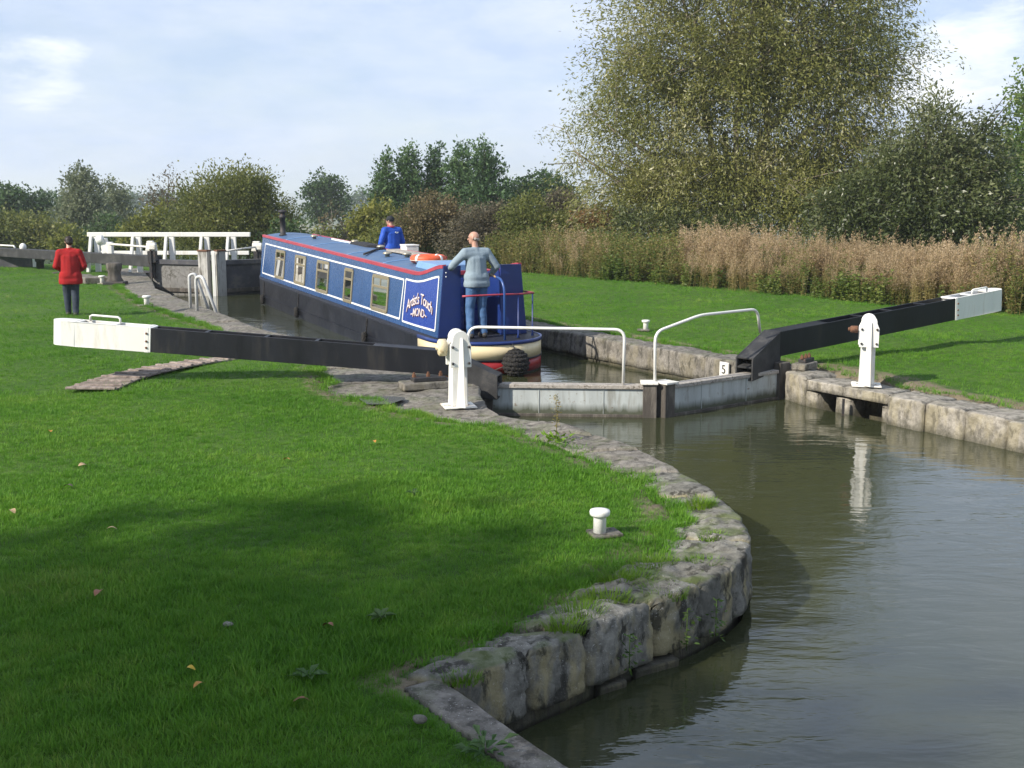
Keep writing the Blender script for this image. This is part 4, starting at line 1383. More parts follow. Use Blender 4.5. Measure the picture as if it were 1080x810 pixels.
# windows on both sides
for s_ in (-1, 1):
    for (y0, y1, z0, z1) in ((2.86, 3.86, 0.75, 1.41), (5.32, 5.90, 0.74, 1.42), (7.26, 8.26, 0.79, 1.47), (9.40, 10.42, 0.83, 1.49), (11.62, 12.62, 0.83, 1.53)):
        def fr_(y, z, off): return side_z(y, z, off, s_)
        mb = MB()
        for (a, b) in (((y0, z0), (y1, z0)), ((y1, z0), (y1, z1)), ((y1, z1), (y0, z1)), ((y0, z1), (y0, z0))):
            mb.bar(fr_(*a, 0.012), fr_(*b, 0.012), 0.07, 0.03, up=(s_, 0, 0))
        zt = z1 - (z1 - z0) * 0.30
        mb.bar(fr_(y0, zt, 0.012), fr_(y1, zt, 0.012), 0.05, 0.026, up=(s_, 0, 0))
        if y1 - y0 > .9: mb.bar(fr_((y0 + y1) / 2, zt, 0.012), fr_((y0 + y1) / 2, z1, 0.012), 0.04, 0.024, up=(s_, 0, 0))
        wf = mb.build('window', m_brass, boat, 0.004)
        mb = MB(); mb.add([fr_(y0, z0, .003), fr_(y1, z0, .003), fr_(y1, z1, .003), fr_(y0, z1, .003)], [(0, 1, 2, 3)]); mb.build('interior', m_dark, wf)
        mb = MB()
        cw = (y1 - y0)
        if s_ < 0:
            k_ = rng.random()
            if k_ < 2:
                mb.add([fr_(y0 + cw * .08, z0 + .02, .006), fr_(y0 + cw * .30, z0 + .02, .006), fr_(y0 + cw * .26, z1 - .02, .006), fr_(y0 + cw * .08, z1 - .02, .006)], [(0, 1, 2, 3)])
                mb.add([fr_(y1 - cw * .32, z0 + .02, .006), fr_(y1 - cw * .06, z0 + .02, .006), fr_(y1 - cw * .06, z1 - .02, .006), fr_(y1 - cw * .24, z1 - .02, .006)], [(0, 1, 2, 3)])
                mb.add([fr_(y0 + cw * .34, z0 + .02, .0055), fr_(y1 - cw * .36, z0 + .02, .0055), fr_(y1 - cw * .36, z0 + .20, .0055), fr_(y0 + cw * .34, z0 + .24, .0055)], [(0, 1, 2, 3)])
            mb.build('curtain', m_curt, wf)
        mb = MB(); mb.add([fr_(y0, z0, .014), fr_(y1, z0, .014), fr_(y1, z1, .014), fr_(y0, z1, .014)], [(0, 1, 2, 3)]); mb.build('pane', m_glass, wf)


def lining(pts, wd, name, s_=-1, mat=None, n=14, off=0.004):
    mb = MB()
    for (a, b) in zip(pts, pts[1:] + pts[:1]):
        for k in range(n):
            u0, u1 = k / n, (k + 1) / n
            p0 = (a[0] + (b[0] - a[0]) * u0, a[1] + (b[1] - a[1]) * u0); p1 = (a[0] + (b[0] - a[0]) * u1, a[1] + (b[1] - a[1]) * u1)
            f = lambda q: side_pt(q[0], q[1], off, s_)
            mb.bar(f(p0), f(p1), wd, 0.006, up=(s_, 0, 0))
    return mb.build(name, mat or m_line, boat)


for s_ in (-1, 1):
    lining([(2.08, 0.11), (14.25, 0.11), (14.05, 0.83), (1.98, 0.84)], 0.036, 'coach_line', s_)
    # brighter blue name panel at the stern end with its own border
    mb = MB()
    ring = [(y, 0.09) for y in np.linspace(1.90, 0.14, 12)] + [(y, 0.86) for y in np.linspace(0.14, 1.86, 12)]
    o_ = [side_pt(y, h, 0.0045, s_) for y, h in ring]
    half = 12
    fs = [(i, i + 1, 2 * half - 2 - i, 2 * half - 1 - i) for i in range(half - 1)]
    mb.add(o_, fs); mb.build('name_panel', m_blue2, boat)
    lining([(1.90, 0.09), (0.14, 0.09), (0.14, 0.86), (1.86, 0.86)], 0.034, 'panel_border', s_, off=0.007)
# lettering
a, b, c_ = side_pt(1.8, 0.5, 0.009), side_pt(0.2, 0.5, 0.009), side_pt(1.0, 0.9, 0.009)
ex = (b - a).normalized(); ey = (c_ - (a + b) / 2); ey = (ey - ex * ey.dot(ex)).normalized(); ez = ex.cross(ey)
m_let = plain('lettering', (0.66, 0.58, 0.56), 0.4)
m_shd = plain('letter_shadow', (0.10, 0.03, 0.06), 0.5)
for dx, dy, dz, mt, nm in ((0.012, -0.014, 0.0, m_shd, 'letter_shadow'), (0, 0, 0.006, m_let, 'lettering')):
    Mx = Matrix((ex, ey, ez)).transposed().to_4x4()
    ctr = side_pt(1.02, 0.55, 0.011)
    Mx.translation = ctr + ex * dx + ey * dy + ez * dz
    text_mesh("Artist's Touch", 0.285, nm, mt, boat, Mx, 0.001, arch=0.36, spacing=0.86, bold=0.001, shear=0.1)
    Mx2 = Mx.copy(); Mx2.translation = Mx.translation - ey * 0.245 + ex * (-0.02)
    text_mesh("~MOND~", 0.21, nm, mt, boat, Mx2, 0.001, arch=0.25, spacing=0.9, bold=0.001, shear=0.1)
# chimney and roof mushrooms
mb = MB(); mb.lathe([(0.11, 0), (0.11, 0.04), (0.08, 0.05), (0.075, 0.48), (0.095, 0.48), (0.095, 0.56), (0.075, 0.57), (0.075, 0.64), (0.13, 0.66), (0.12, 0.70), (0.03, 0.73)], 16, Matrix.Translation((-0.42, 13.4, roof_z(.42, 13.4) - 0.01)))
ch = mb.build('chimney', M['iron'], boat)
mb = MB(); mb.lathe([(0.082, 0.50), (0.0825, 0.54)], 16, Matrix.Translation((-0.42, 13.4, roof_z(.42, 13.4)))); mb.build('chimney_band', m_brass, ch)
for x, y in ((-0.25, 4.6), (0.05, 4.2), (0.35, 9.0), (0.35, 6.9), (-0.1, 11.2)):
    mb = MB(); mb.lathe([(0.05, 0), (0.05, 0.05), (0.10, 0.055), (0.095, 0.085), (0.05, 0.105)], 14, Matrix.Translation((x, y, roof_z(x, y)))); mb.build('mushroom_vent', plain('vent_brass', (0.45, 0.40, 0.30), 0.35, 0.6), boat)
# hanging side fender lines
for y in (3.6, 9.3, 13.2):
    mb = MB(); mb.tube([(-RW - 0.005, y, sheer(y)), (-RW - 0.05, y, 0.02)], 0.012, 6); mb.lathe([(0.05, -0.02), (0.065, 0.03), (0.065, 0.20), (0.03, 0.24)], 10, Matrix.Translation((-RW - 0.07, y, 0.05)))
    mb.build('side_fender', mr, boat)


def on_boat(x, y, z): return BM @ Vector((x, y, z))


# things lying on the roof
lb = thing('lifebuoy', 'orange ring lifebuoy with pale bands lying on the boat roof near the stern', 'lifebuoy', on_boat(-0.02, 2.72, roof_z(0, 2.72) + 0.075), PHI)
m_or = paint('lifebuoy_orange', (0.62, 0.10, 0.035), (0.45, 0.12, 0.06), 0.2, 6, 0.5, 0.1)
mb = MB(); mb.tube([(0.28 * math.cos(a), 0.28 * math.sin(a), 0) for a in np.linspace(0, 2 * PI, 40, endpoint=False)], 0.082, 14, closed=True); mb.build('ring', m_or, lb)
for a in (0.5, 2.07, 3.64, 5.2):
    mb = MB(); mb.tube([(0.28 * math.cos(a + q), 0.28 * math.sin(a + q), 0) for q in np.linspace(-0.09, 0.09, 4)], 0.0845, 14); mb.build('band', m_line, lb)
mb = MB(); mb.tube([((0.375 + 0.02 * math.sin(4 * a)) * math.cos(a), (0.375 + 0.02 * math.sin(4 * a)) * math.sin(a), -0.02) for a in np.linspace(0, 2 * PI, 40, endpoint=False)], 0.009, 5, closed=True); mb.build('grab_line', plain('rope', (0.5, 0.45, 0.36), 0.9), lb)

pk = thing('gang_plank', 'grey wooden plank with a red edge lying along the boat roof', 'plank', on_boat(0.36, 4.6, roof_z(.36, 4.6) + 0.06), PHI + 0.05)
mb = MB(); mb.box((0, 0, 0), (0.30, 2.6, 0.045), Matrix.Rotation(0.019, 3, 'X')); mb.build('board', M['timber_pale'], pk, 0.006)
mb = MB(); mb.box((0.17, 0, -0.005), (0.03, 2.6, 0.06), Matrix.Rotation(0.019, 3, 'X')); mb.build('edge_strip', m_red_trim, pk, 0.004)
for yy in (-1.0, 1.0):
    mb = MB(); mb.box((0, yy, -0.04 + .019 * yy), (0.30, 0.06, 0.05)); mb.build('bearer', M['timber'], pk, 0.004)
po = thing('boat_pole', 'dark pole lying slantwise across the boat roof', 'pole', on_boat(0.0, 6.2, roof_z(0, 6.2) + 0.03), PHI)
mb = MB(); mb.tube([(-0.55, -0.9, -0.045), (0, 0, 0.0), (0.30, 0.62, -0.01)], 0.024, 8); mb.build('shaft', M['iron'], po)
bx = thing('storage_box', 'white box on the boat roof beside the person in the blue jacket', 'box', on_boat(0.60, 5.6, roof_z(.60, 5.6)), PHI)
mb = MB(); mb.box((0, 0, 0.10), (0.30, 0.40, 0.20)); mb.build('box_body', M['white'], bx, 0.02)
mb = MB(); mb.box((0, 0, 0.212), (0.32, 0.42, 0.03)); mb.build('lid', M['white'], bx, 0.008)
ct = thing('black_sheet', 'folded black sheet on the boat roof in front of the person in blue', 'sheet', on_boat(0.42, 8.3, roof_z(.42, 8.3)), PHI)
mb = MB(); mb.box((0, 0, 0.035), (0.42, 1.5, 0.07), Matrix.Rotation(0.02, 3, 'X'), taper=0.9); mb.build('folded_cloth', plain('black_cloth', (0.02, 0.02, 0.022), 0.9), ct, 0.02)


# ------------------------------------------------------------------ people
def capsule(mb, p0, p1, r0, r1, seg=14):
    """tapered limb with rounded ends, closed, later fused into one skin"""
    p0, p1 = Vector(p0), Vector(p1)
    d = (p1 - p0); L = max(d.length, 1e-5); d.normalize()
    pts, rs = [], []
    for k in range(6):
        a = PI / 2 * (1 - k / 5)
        pts.append(p0 - d * r0 * math.sin(a)); rs.append(max(0.0006, r0 * math.cos(a)))
    for k in range(1, 6):
        a = PI / 2 * k / 5
        pts.append(p1 + d * r1 * math.sin(a)); rs.append(max(0.0006, r1 * math.cos(a)))
    pts.insert(6, p0.lerp(p1, .5)); rs.insert(6, (r0 + r1) / 2)
    mb.tube(pts, rs, seg)


def fuse(mb, name, mat, parent, voxel, smooth=6, folds=0.0, fscale=9.0, fn=None):
    """voxel-fuse overlapping limbs into ONE continuous surface and relax it"""
    me = mb.mesh(name, True)
    o = bpy.data.objects.new(name, me)
    C.objects.link(o)
    r = o.modifiers.new('r', 'REMESH'); r.mode = 'VOXEL'; r.voxel_size = voxel; r.use_smooth_shade = True
    s_ = o.modifiers.new('s', 'SMOOTH'); s_.factor = 0.5; s_.iterations = smooth
    dg = bpy.context.evaluated_depsgraph_get()
    me2 = bpy.data.meshes.new_from_object(o.evaluated_get(dg))
    bpy.data.objects.remove(o)
    me2.name = name
    if folds:
        nn = np.empty(len(me2.vertices) * 3, np.float32)
        me2.vertices.foreach_get('normal', nn)
        nn = nn.reshape(-1, 3).tolist()
        cc = [v.co.copy() for v in me2.vertices]
        for k_, p in enumerate(cc):
            f = noise.noise(Vector((p.x * fscale, p.y * fscale, p.z * fscale * 1.8))) + 0.5 * noise.noise(p * fscale * 2.3)
            cc[k_] = p + Vector(nn[k_]) * f * folds
        me2.vertices.foreach_set('co', np.array(cc, np.float32).ravel())
        me2.update()
    if fn:
        for v in me2.vertices: v.co = fn(v.co)
    me2.materials.clear(); me2.materials.append(mat)
    for pl in me2.polygons: pl.use_smooth = True
    o = bpy.data.objects.new(name, me2)
    return link(o, parent)


def add_hand(mb, wrist, d, palm, side, curl=0.5):
    """palm and five separate fingers; d points along the hand, palm is the direction the palm faces"""
    w_, d, pn = Vector(wrist), Vector(d).normalized(), Vector(palm)
    pn = (pn - d * pn.dot(d)).normalized()
    ac = d.cross(pn) * side                                   # towards the thumb
    for k in range(4):
        a = (k - 1.5) * 0.021
        root = w_ + d * 0.025 - ac * a
        kn = w_ + d * (0.092 - 0.004 * abs(k - 1)) - ac * a * 1.05
        capsule(mb, root, kn, 0.013, 0.0115, 8)
        l = (0.075, 0.083, 0.078, 0.062)[k]
        p, q = kn, d.copy()
        for j, fr in enumerate((0.45, 0.3, 0.25)):
            ang = curl * (0.5 + 0.4 * j)
            q = (q * math.cos(ang) + pn * math.sin(ang)).normalized()
            nx_ = p + q * l * fr
            capsule(mb, p, nx_, 0.0092 - .001 * j, 0.0085 - .001 * j, 8)
            p = nx_
    t0 = w_ + d * 0.025 + ac * 0.022
    t1 = t0 + d * 0.038 + ac * 0.028 + pn * 0.012
    t2 = t1 + d * 0.032 + ac * 0.006 + pn * 0.014
    capsule(mb, t0, t1, 0.014, 0.0115, 8); capsule(mb, t1, t2, 0.0105, 0.009, 8)


def add_head(mb, c, fwd, up=(0, 0, 1), sc=1.0):
    """c: centre of skull"""
    f = Vector(fwd).normalized(); u = Vector(up); u = (u - f * u.dot(f)).normalized(); r = f.cross(u)
    Mx = Matrix((r, f, u)).transposed()
    P = lambda x, y, z: Vector(c) + Mx @ (Vector((x, y, z)) * sc)
    mb.sphere(c, (0.075 * sc, 0.096 * sc, 0.092 * sc), 18, 12, 0, Mx)
    mb.sphere(P(0, 0.022, -0.055), (0.058 * sc, 0.068 * sc, 0.072 * sc), 16, 10, 0, Mx)      # jaw and cheeks
    mb.sphere(P(0, 0.068, -0.105), (0.028 * sc, 0.025 * sc, 0.022 * sc), 10, 8, 0, Mx)      # chin
    capsule(mb, P(0, 0.092, -0.005), P(0, 0.116, -0.045), 0.010 * sc, 0.015 * sc, 8)        # nose
    capsule(mb, P(-0.045, 0.082, 0.012), P(0.045, 0.082, 0.012), 0.012 * sc, 0.012 * sc, 8) # brow
    for s_ in (-1, 1):
        mb.sphere(P(s_ * 0.078, -0.005, -0.02), (0.009 * sc, 0.018 * sc, 0.030 * sc), 10, 8, 0, Mx)
        mb.sphere(P(s_ * 0.032, 0.078, -0.014), (0.014 * sc, 0.012 * sc, 0.010 * sc), 8, 6, 0, Mx)
    capsule(mb, P(-0.022, 0.090, -0.072), P(0.022, 0.090, -0.072), 0.008 * sc, 0.008 * sc, 8)
    capsule(mb, P(-0.018, 0.090, -0.084), P(0.018, 0.090, -0.084), 0.009 * sc, 0.009 * sc, 8)
    return Mx, P


m_skin = paint('skin', (0.46, 0.26, 0.19), (0.42, 0.2, 0.15), 0.2, 9, 0.5, 0.03, var=0.08)
m_eye = plain('eye', (0.05, 0.04, 0.035), 0.2)


def person(label, loc, rz, J, cloth, hair, extras=None):
    """J: joint positions (local, facing +y). cloth: dict of materials."""
    t = thing('person', label, 'person', loc, rz)
    V = {k: Vector(v) for k, v in J.items() if not isinstance(v, float)}
    mb = MB()
    # torso and neck
    capsule(mb, V['pelvis'], V['chest'], 0.125, 0.135); capsule(mb, V['chest'], V['neck'], 0.12, 0.058)
    capsule(mb, V['neck'], V['head'] - Vector((0, 0, 0.03)), 0.055, 0.05)
    for s_ in 'lr':
        capsule(mb, V['neck'] - Vector((0, 0, .05)), V['sh' + s_], 0.06, 0.062)
        capsule(mb, V['sh' + s_], V['el' + s_], 0.053, 0.041); capsule(mb, V['el' + s_], V['wr' + s_], 0.041, 0.027)
        capsule(mb, V['hip' + s_], V['kn' + s_], 0.088, 0.055); capsule(mb, V['kn' + s_], V['an' + s_], 0.055, 0.036)
        capsule(mb, V['an' + s_] + Vector((0, -0.03, -0.03)), V['an' + s_] + Vector((0, 0.13, -0.045)), 0.036, 0.03)
        dv = V.get('hd' + s_) or (V['wr' + s_] - V['el' + s_])
        add_hand(mb, V['wr' + s_], dv, V.get('pm' + s_, Vector((0.0, 0.4, -0.6))), 1 if s_ == 'l' else -1, J.get('curl' + s_, 0.5))
    Mx, P = add_head(mb, V['head'], V['look'])
    body = fuse(mb, 'body', m_skin, t, 0.0085, 3)
    mb = MB()
    for s_ in (-1, 1): mb.sphere(P(s_ * 0.031, 0.090, -0.012), 0.0085, 8, 6)
    mb.build('eyes', m_eye, body)
    # trousers
    mb = MB()
    capsule(mb, V['pelvis'] - Vector((0.03, 0, 0.03)), V['pelvis'] + Vector((0.03, 0, 0.02)), 0.145, 0.132)
    for s_ in 'lr':
        capsule(mb, V['hip' + s_] + Vector((0, -.015, 0.0)), V['kn' + s_], 0.108, 0.083)
        capsule(mb, V['kn' + s_], V['an' + s_] + Vector((0, 0, -0.0)), 0.083, 0.067)
    fuse(mb, 'trousers', cloth['legs'], t, 0.0115, 5, 0.007, 7)
    mb = MB()
    for s_ in 'lr':
        a = V['an' + s_]
        capsule(mb, a + Vector((0, -0.045, -0.045)), a + Vector((0, 0.15, -0.052)), 0.050, 0.042)
        capsule(mb, a + Vector((0, 0, 0.0)), a + Vector((0, 0, -.05)), 0.055, 0.052)
    fuse(mb, 'shoes', cloth['shoes'], t, 0.010, 3)
    # top
    k = cloth.get('bulk', 1.0)
    mb = MB()
    hem = V['pelvis'] + Vector((0, 0, cloth['hem']))
    for dx in (-0.06, 0.06):
        capsule(mb, hem + Vector((dx, 0, 0.10)), V['chest'] + Vector((dx, 0, 0)), 0.125 * k, 0.130 * k)
    capsule(mb, hem + Vector((-0.075, 0, 0.06)), hem + Vector((0.075, 0, 0.06)), 0.125 * k, 0.125 * k)
    capsule(mb, V['chest'], V['neck'] - Vector((0, 0, 0.03)), 0.135 * k, 0.075)
    for s_ in 'lr':
        capsule(mb, V['neck'] - Vector((0, 0, .06)), V['sh' + s_], 0.075, 0.078 * k)
        capsule(mb, V['chest'] + Vector((0, 0, .08)), V['sh' + s_] - Vector((0, 0, .03)), 0.11, 0.085 * k)
        capsule(mb, V['sh' + s_], V['el' + s_], 0.078 * k, 0.066 * k); capsule(mb, V['el' + s_], V['wr' + s_], 0.066 * k, 0.048 * k)
    capsule(mb, hem + Vector((0, 0.0, 0.10)), V['chest'], 0.150 * k, 0.140 * k)
    capsule(mb, hem + Vector((-0.075, 0, 0.0)), hem + Vector((0.075, 0, 0.0)), 0.158 * k, 0.158 * k)
    capsule(mb, hem + Vector((-0.075, 0, 0.1)), hem + Vector((0.075, 0, 0.1)), 0.150 * k, 0.150 * k)
    tp = fuse(mb, cloth['name'], cloth['top'], t, 0.0115, 6, 0.007, 5)
    hz = hem.z - 0.055
    for v in tp.data.vertices:                                 # a clean hem
        if v.co.z < hz and abs(v.co.x) < 0.24 and (v.co - Vector((v.co.x, V['pelvis'].y, v.co.z))).length < 0.3:
            if min((v.co - V['wrl']).length, (v.co - V['wrr']).length) > 0.14: v.co.z = hz + (v.co.z - hz) * 0.15
    if 'collar' in cloth:
        mb = MB(); q = V['neck']
        mb.tube([q + Vector((0.068 * math.cos(a), 0.068 * math.sin(a) + 0.005, 0.01 + 0.012 * math.sin(a * 1.0))) for a in np.linspace(0, 2 * PI, 24, endpoint=False)], 0.026, 8, closed=True)
        mb.build('collar', cloth['collar'], tp)
    if hair:
        mb = MB()
        if hair[0] == 'short':
            mb.sphere(V['head'] + Mx @ Vector((0, -0.014, 0.014)), (0.087, 0.102, 0.094), 20, 14, 0, Mx)
            mb.sphere(V['head'] + Mx @ Vector((0, -0.045, -0.04)), (0.074, 0.062, 0.065), 16, 10, 0, Mx)
            fuse(mb, 'hair', hair[1], t, 0.010, 2, 0.006, 40)
        elif hair[0] == 'fringe':
            for s_ in (-1, 1):
                mb.sphere(V['head'] + Mx @ Vector((s_ * 0.066, -0.04, -0.03)), (0.012, 0.034, 0.026), 12, 8, 0, Mx)
            mb.sphere(V['head'] + Mx @ Vector((0, -0.066, -0.045)), (0.062, 0.030, 0.030), 14, 8, 0, Mx)
            fuse(mb, 'hair', hair[1], t, 0.008, 2)
        elif hair[0] == 'cap':
            mb.sphere(V['head'] + Mx @ Vector((0, -0.008, 0.020)), (0.089, 0.106, 0.090), 20, 14, 0, Mx)
            mb.sphere(V['head'] + Mx @ Vector((0, 0.105, 0.026)), (0.066, 0.075, 0.010), 16, 8, 0, Mx)
            fuse(mb, 'cap', hair[1], t, 0.009, 2)
    return t, tp, V


m_denim = paint('denim', (0.055, 0.125, 0.26), (0.10, 0.17, 0.30), 0.35, 5, 0.85, 0.3, var=0.25)
m_dkdenim = paint('dark_denim', (0.030, 0.040, 0.060), (0.05, 0.06, 0.08), 0.3, 5, 0.85, 0.3, var=0.25)
m_shoe = plain('shoe', (0.035, 0.032, 0.03), 0.6)
m_grey = paint('grey_knit', (0.24, 0.30, 0.345), (0.20, 0.25, 0.29), 0.25, 6, 0.95, 0.4, var=0.08, spec=0.15)
m_redc = paint('red_wool', (0.33, 0.022, 0.024), (0.25, 0.02, 0.02), 0.25, 5, 0.95, 0.3, var=0.12, spec=0.12)
m_bluej = paint('blue_shell', (0.014, 0.075, 0.42), (0.012, 0.05, 0.3), 0.2, 5, 0.6, 0.2, var=0.12, spec=0.3)
m_hair = plain('dark_hair', (0.022, 0.013, 0.011), 0.55, var=0.3)
m_greyhair = plain('grey_hair', (0.34, 0.30, 0.27), 0.8)
m_cap = plain('dark_cap', (0.012, 0.014, 0.02), 0.8)

# the bald steerer at the stern
feet = on_boat(-0.22, -0.25, 0.565)
person('bald person in a grey sweater and jeans steering from the boat stern', feet, PHI + 0.05, dict(
    pelvis=(0, 0, 0.98), chest=(0.0, 0.03, 1.34), neck=(0.0, 0.05, 1.57), head=(-0.01, 0.075, 1.755), look=(-0.75, 0.75, -0.05),
    shl=(-0.21, 0.03, 1.49), ell=(-0.42, 0.10, 1.26), wrl=(-0.36, 0.30, 1.205), hdl=(0.3, 0.8, -0.1), pml=(0, 0.1, -1),
    shr=(0.21, 0.03, 1.49), elr=(0.37, -0.03, 1.24), wrr=(0.335, 0.08, 1.115), hdr=(-0.1, 0.75, -0.3), pmr=(-0.3, 0.1, -1), curlr=0.9,
    hipl=(-0.095, 0, 0.93), knl=(-0.12, 0.03, 0.52), anl=(-0.135, -0.02, 0.09), hipr=(0.095, 0, 0.93), knr=(0.105, 0.02, 0.52), anr=(0.125, -0.02, 0.09)),
    dict(legs=m_denim, shoes=m_shoe, top=m_grey, name='sweater', hem=-0.03, bulk=1.05), ('fringe', m_greyhair))
# the person in red walking on the left lawn
A_ = G(77, 333)
person('dark-haired person in a red jacket and dark jeans seen from behind on the left lawn', (A_.x, A_.y, 0.0), 0.30, dict(
    pelvis=(0, 0, 0.92), chest=(0.0, 0.02, 1.24), neck=(0.0, 0.06, 1.45), head=(0.0, 0.115, 1.60), look=(-0.25, 0.9, -0.42),
    shl=(-0.19, 0.02, 1.36), ell=(-0.275, -0.02, 1.08), wrl=(-0.19, 0.20, 0.98), hdl=(0.5, 0.8, 0.0), pml=(0.5, 0, -0.5),
    shr=(0.19, 0.02, 1.36), elr=(0.285, -0.01, 1.08), wrr=(0.20, 0.20, 0.98), hdr=(-0.5, 0.8, 0.0), pmr=(-0.5, 0, -0.5),
    hipl=(-0.085, 0, 0.88), knl=(-0.095, 0.05, 0.48), anl=(-0.09, 0.06, 0.09), hipr=(0.085, 0, 0.88), knr=(0.075, 0.0, 0.48), anr=(0.07, -0.10, 0.09)),
    dict(legs=m_dkdenim, shoes=m_shoe, top=m_redc, name='jacket', hem=-0.17, bulk=1.10), ('short', m_hair))
# the person in blue at the cabin's far side, on the gunwale
q = on_boat(1.0, 8.0, sheer(8.0))
tb, tj, VV = person('person in a bright blue jacket with red collar and dark cap beyond the boat roof', q, PHI + 0.25, dict(
    pelvis=(0, 0, 1.08), chest=(0.0, 0.02, 1.42), neck=(0.0, 0.05, 1.64), head=(0.0, 0.08, 1.795), look=(-0.35, 0.9, -0.1),
    shl=(-0.20, 0.02, 1.55), ell=(-0.31, 0.02, 1.27), wrl=(-0.33, 0.10, 1.05), hdl=(-0.2, 0.5, -0.6), pml=(0.1, 0, -1),
    shr=(0.20, 0.02, 1.55), elr=(0.29, 0.0, 1.27), wrr=(0.30, 0.08, 1.04), pmr=(-1, 0, 0),
    hipl=(-0.09, 0, 1.03), knl=(-0.10, 0.06, 0.56), anl=(-0.10, 0, 0.09), hipr=(0.09, 0, 1.03), knr=(0.09, 0.04, 0.56), anr=(0.09, 0.0, 0.09)),
    dict(legs=m_dkdenim, shoes=m_shoe, top=m_bluej, name='jacket', hem=-0.06, bulk=1.12, collar=m_red_trim), ('cap', m_cap))
mb = MB()
mb.box((0.03, -0.128, 1.50), (0.05, 0.012, 0.03), Matrix.Rotation(0.5, 3, 'Y')); mb.box((0.075, -0.128, 1.50), (0.04, 0.012, 0.025), Matrix.Rotation(-0.4, 3, 'Y'))
mb.build('logo', m_line, tj)


# ------------------------------------------------------------------ vegetation
def unit(v): return v / np.maximum(1e-9, np.linalg.norm(v, axis=-1, keepdims=True))


def rand_dir(n): return unit(nrg.normal(size=(n, 3)))


def leaf_mesh(name, pos, ax, L, W, mat, parent):
    n = len(pos)
    ax = unit(ax)
    side = unit(np.cross(ax, nrg.normal(size=(n, 3))))
    k_ = nrg.uniform(0.5, 1.5, n); l = (L * k_)[:, None]; w_ = (W * k_ * nrg.uniform(0.75, 1.25, n))[:, None]
    V = np.stack([pos - ax * l * .5, pos + side * w_ * .5 - ax * l * .05, pos + ax * l * .5, pos - side * w_ * .5 - ax * l * .05], 1).reshape(-1, 3)
    return np_mesh(name, V, np.arange(4 * n), 4, mat, parent)


M['bark'] = paint('bark', (0.10, 0.085, 0.065), (0.05, 0.045, 0.035), 0.4, 4, 0.9, 0.5, var=0.3)
M['bark_pale'] = paint('bark_pale', (0.22, 0.185, 0.14), (0.10, 0.085, 0.06), 0.4, 4, 0.9, 0.5, var=0.3)
LM = {
    'willow': leaf_mat('willow_leaf', [(0.0, (0.130, 0.148, 0.038)), (0.45, (0.215, 0.225, 0.062)), (0.8, (0.310, 0.298, 0.098)), (1.0, (0.48, 0.45, 0.27))], 0.46, 0.4, 0.5, 0.38),
    'sallow': leaf_mat('sallow_leaf', [(0.0, (0.045, 0.065, 0.022)), (0.5, (0.100, 0.125, 0.040)), (1.0, (0.21, 0.22, 0.11))], 0.38, 0.3, 0.5, 0.38),
    'green': leaf_mat('green_leaf', [(0.0, (0.062, 0.116, 0.028)), (0.5, (0.116, 0.194, 0.043)), (1.0, (0.217, 0.264, 0.070))], 0.46, 0.3),
    'dark': leaf_mat('dark_leaf', [(0.0, (0.031, 0.065, 0.025)), (0.5, (0.062, 0.112, 0.034)), (1.0, (0.116, 0.171, 0.054))], 0.42, 0.2),
    'olive': leaf_mat('olive_leaf', [(0.0, (0.085, 0.101, 0.031)), (0.5, (0.155, 0.178, 0.046)), (1.0, (0.264, 0.256, 0.078))], 0.46, 0.3),
    'grey': leaf_mat('grey_leaf', [(0.0, (0.093, 0.116, 0.070)), (0.5, (0.163, 0.194, 0.109)), (1.0, (0.264, 0.287, 0.171))], 0.42, 0.25),
    'yellow': leaf_mat('yellow_leaf', [(0.0, (0.10, 0.125, 0.028)), (0.5, (0.19, 0.205, 0.042)), (1.0, (0.31, 0.29, 0.075))], 0.46, 0.3),
    'red': leaf_mat('red_leaf', [(0.0, (0.095, 0.090, 0.045)), (0.5, (0.165, 0.135, 0.068)), (1.0, (0.25, 0.19, 0.10))], 0.42, 0.5),
    'purple': leaf_mat('purple_leaf', [(0.0, (0.085, 0.080, 0.050)), (0.5, (0.145, 0.125, 0.082)), (1.0, (0.22, 0.185, 0.125))], 0.42, 0.5),
    'orange': leaf_mat('orange_leaf', [(0.0, (0.171, 0.132, 0.046)), (0.5, (0.310, 0.194, 0.078)), (1.0, (0.434, 0.279, 0.139))], 0.46, 0.35),
    'conifer': leaf_mat('conifer_leaf', [(0.0, (0.040, 0.085, 0.034)), (0.5, (0.080, 0.145, 0.055)), (1.0, (0.14, 0.21, 0.08))], 0.32, 0.3),
}


def wobble(d, ph, amp):
    return 1 + amp * (np.sin(d[:, 0] * 3.1 + ph) + np.sin(d[:, 1] * 4.3 + ph * 1.7) + np.sin(d[:, 2] * 3.7 + ph * 2.3) + 0.7 * np.sin(d[:, 0] * 8.1 + d[:, 2] * 7.3 + ph)) / 3.2


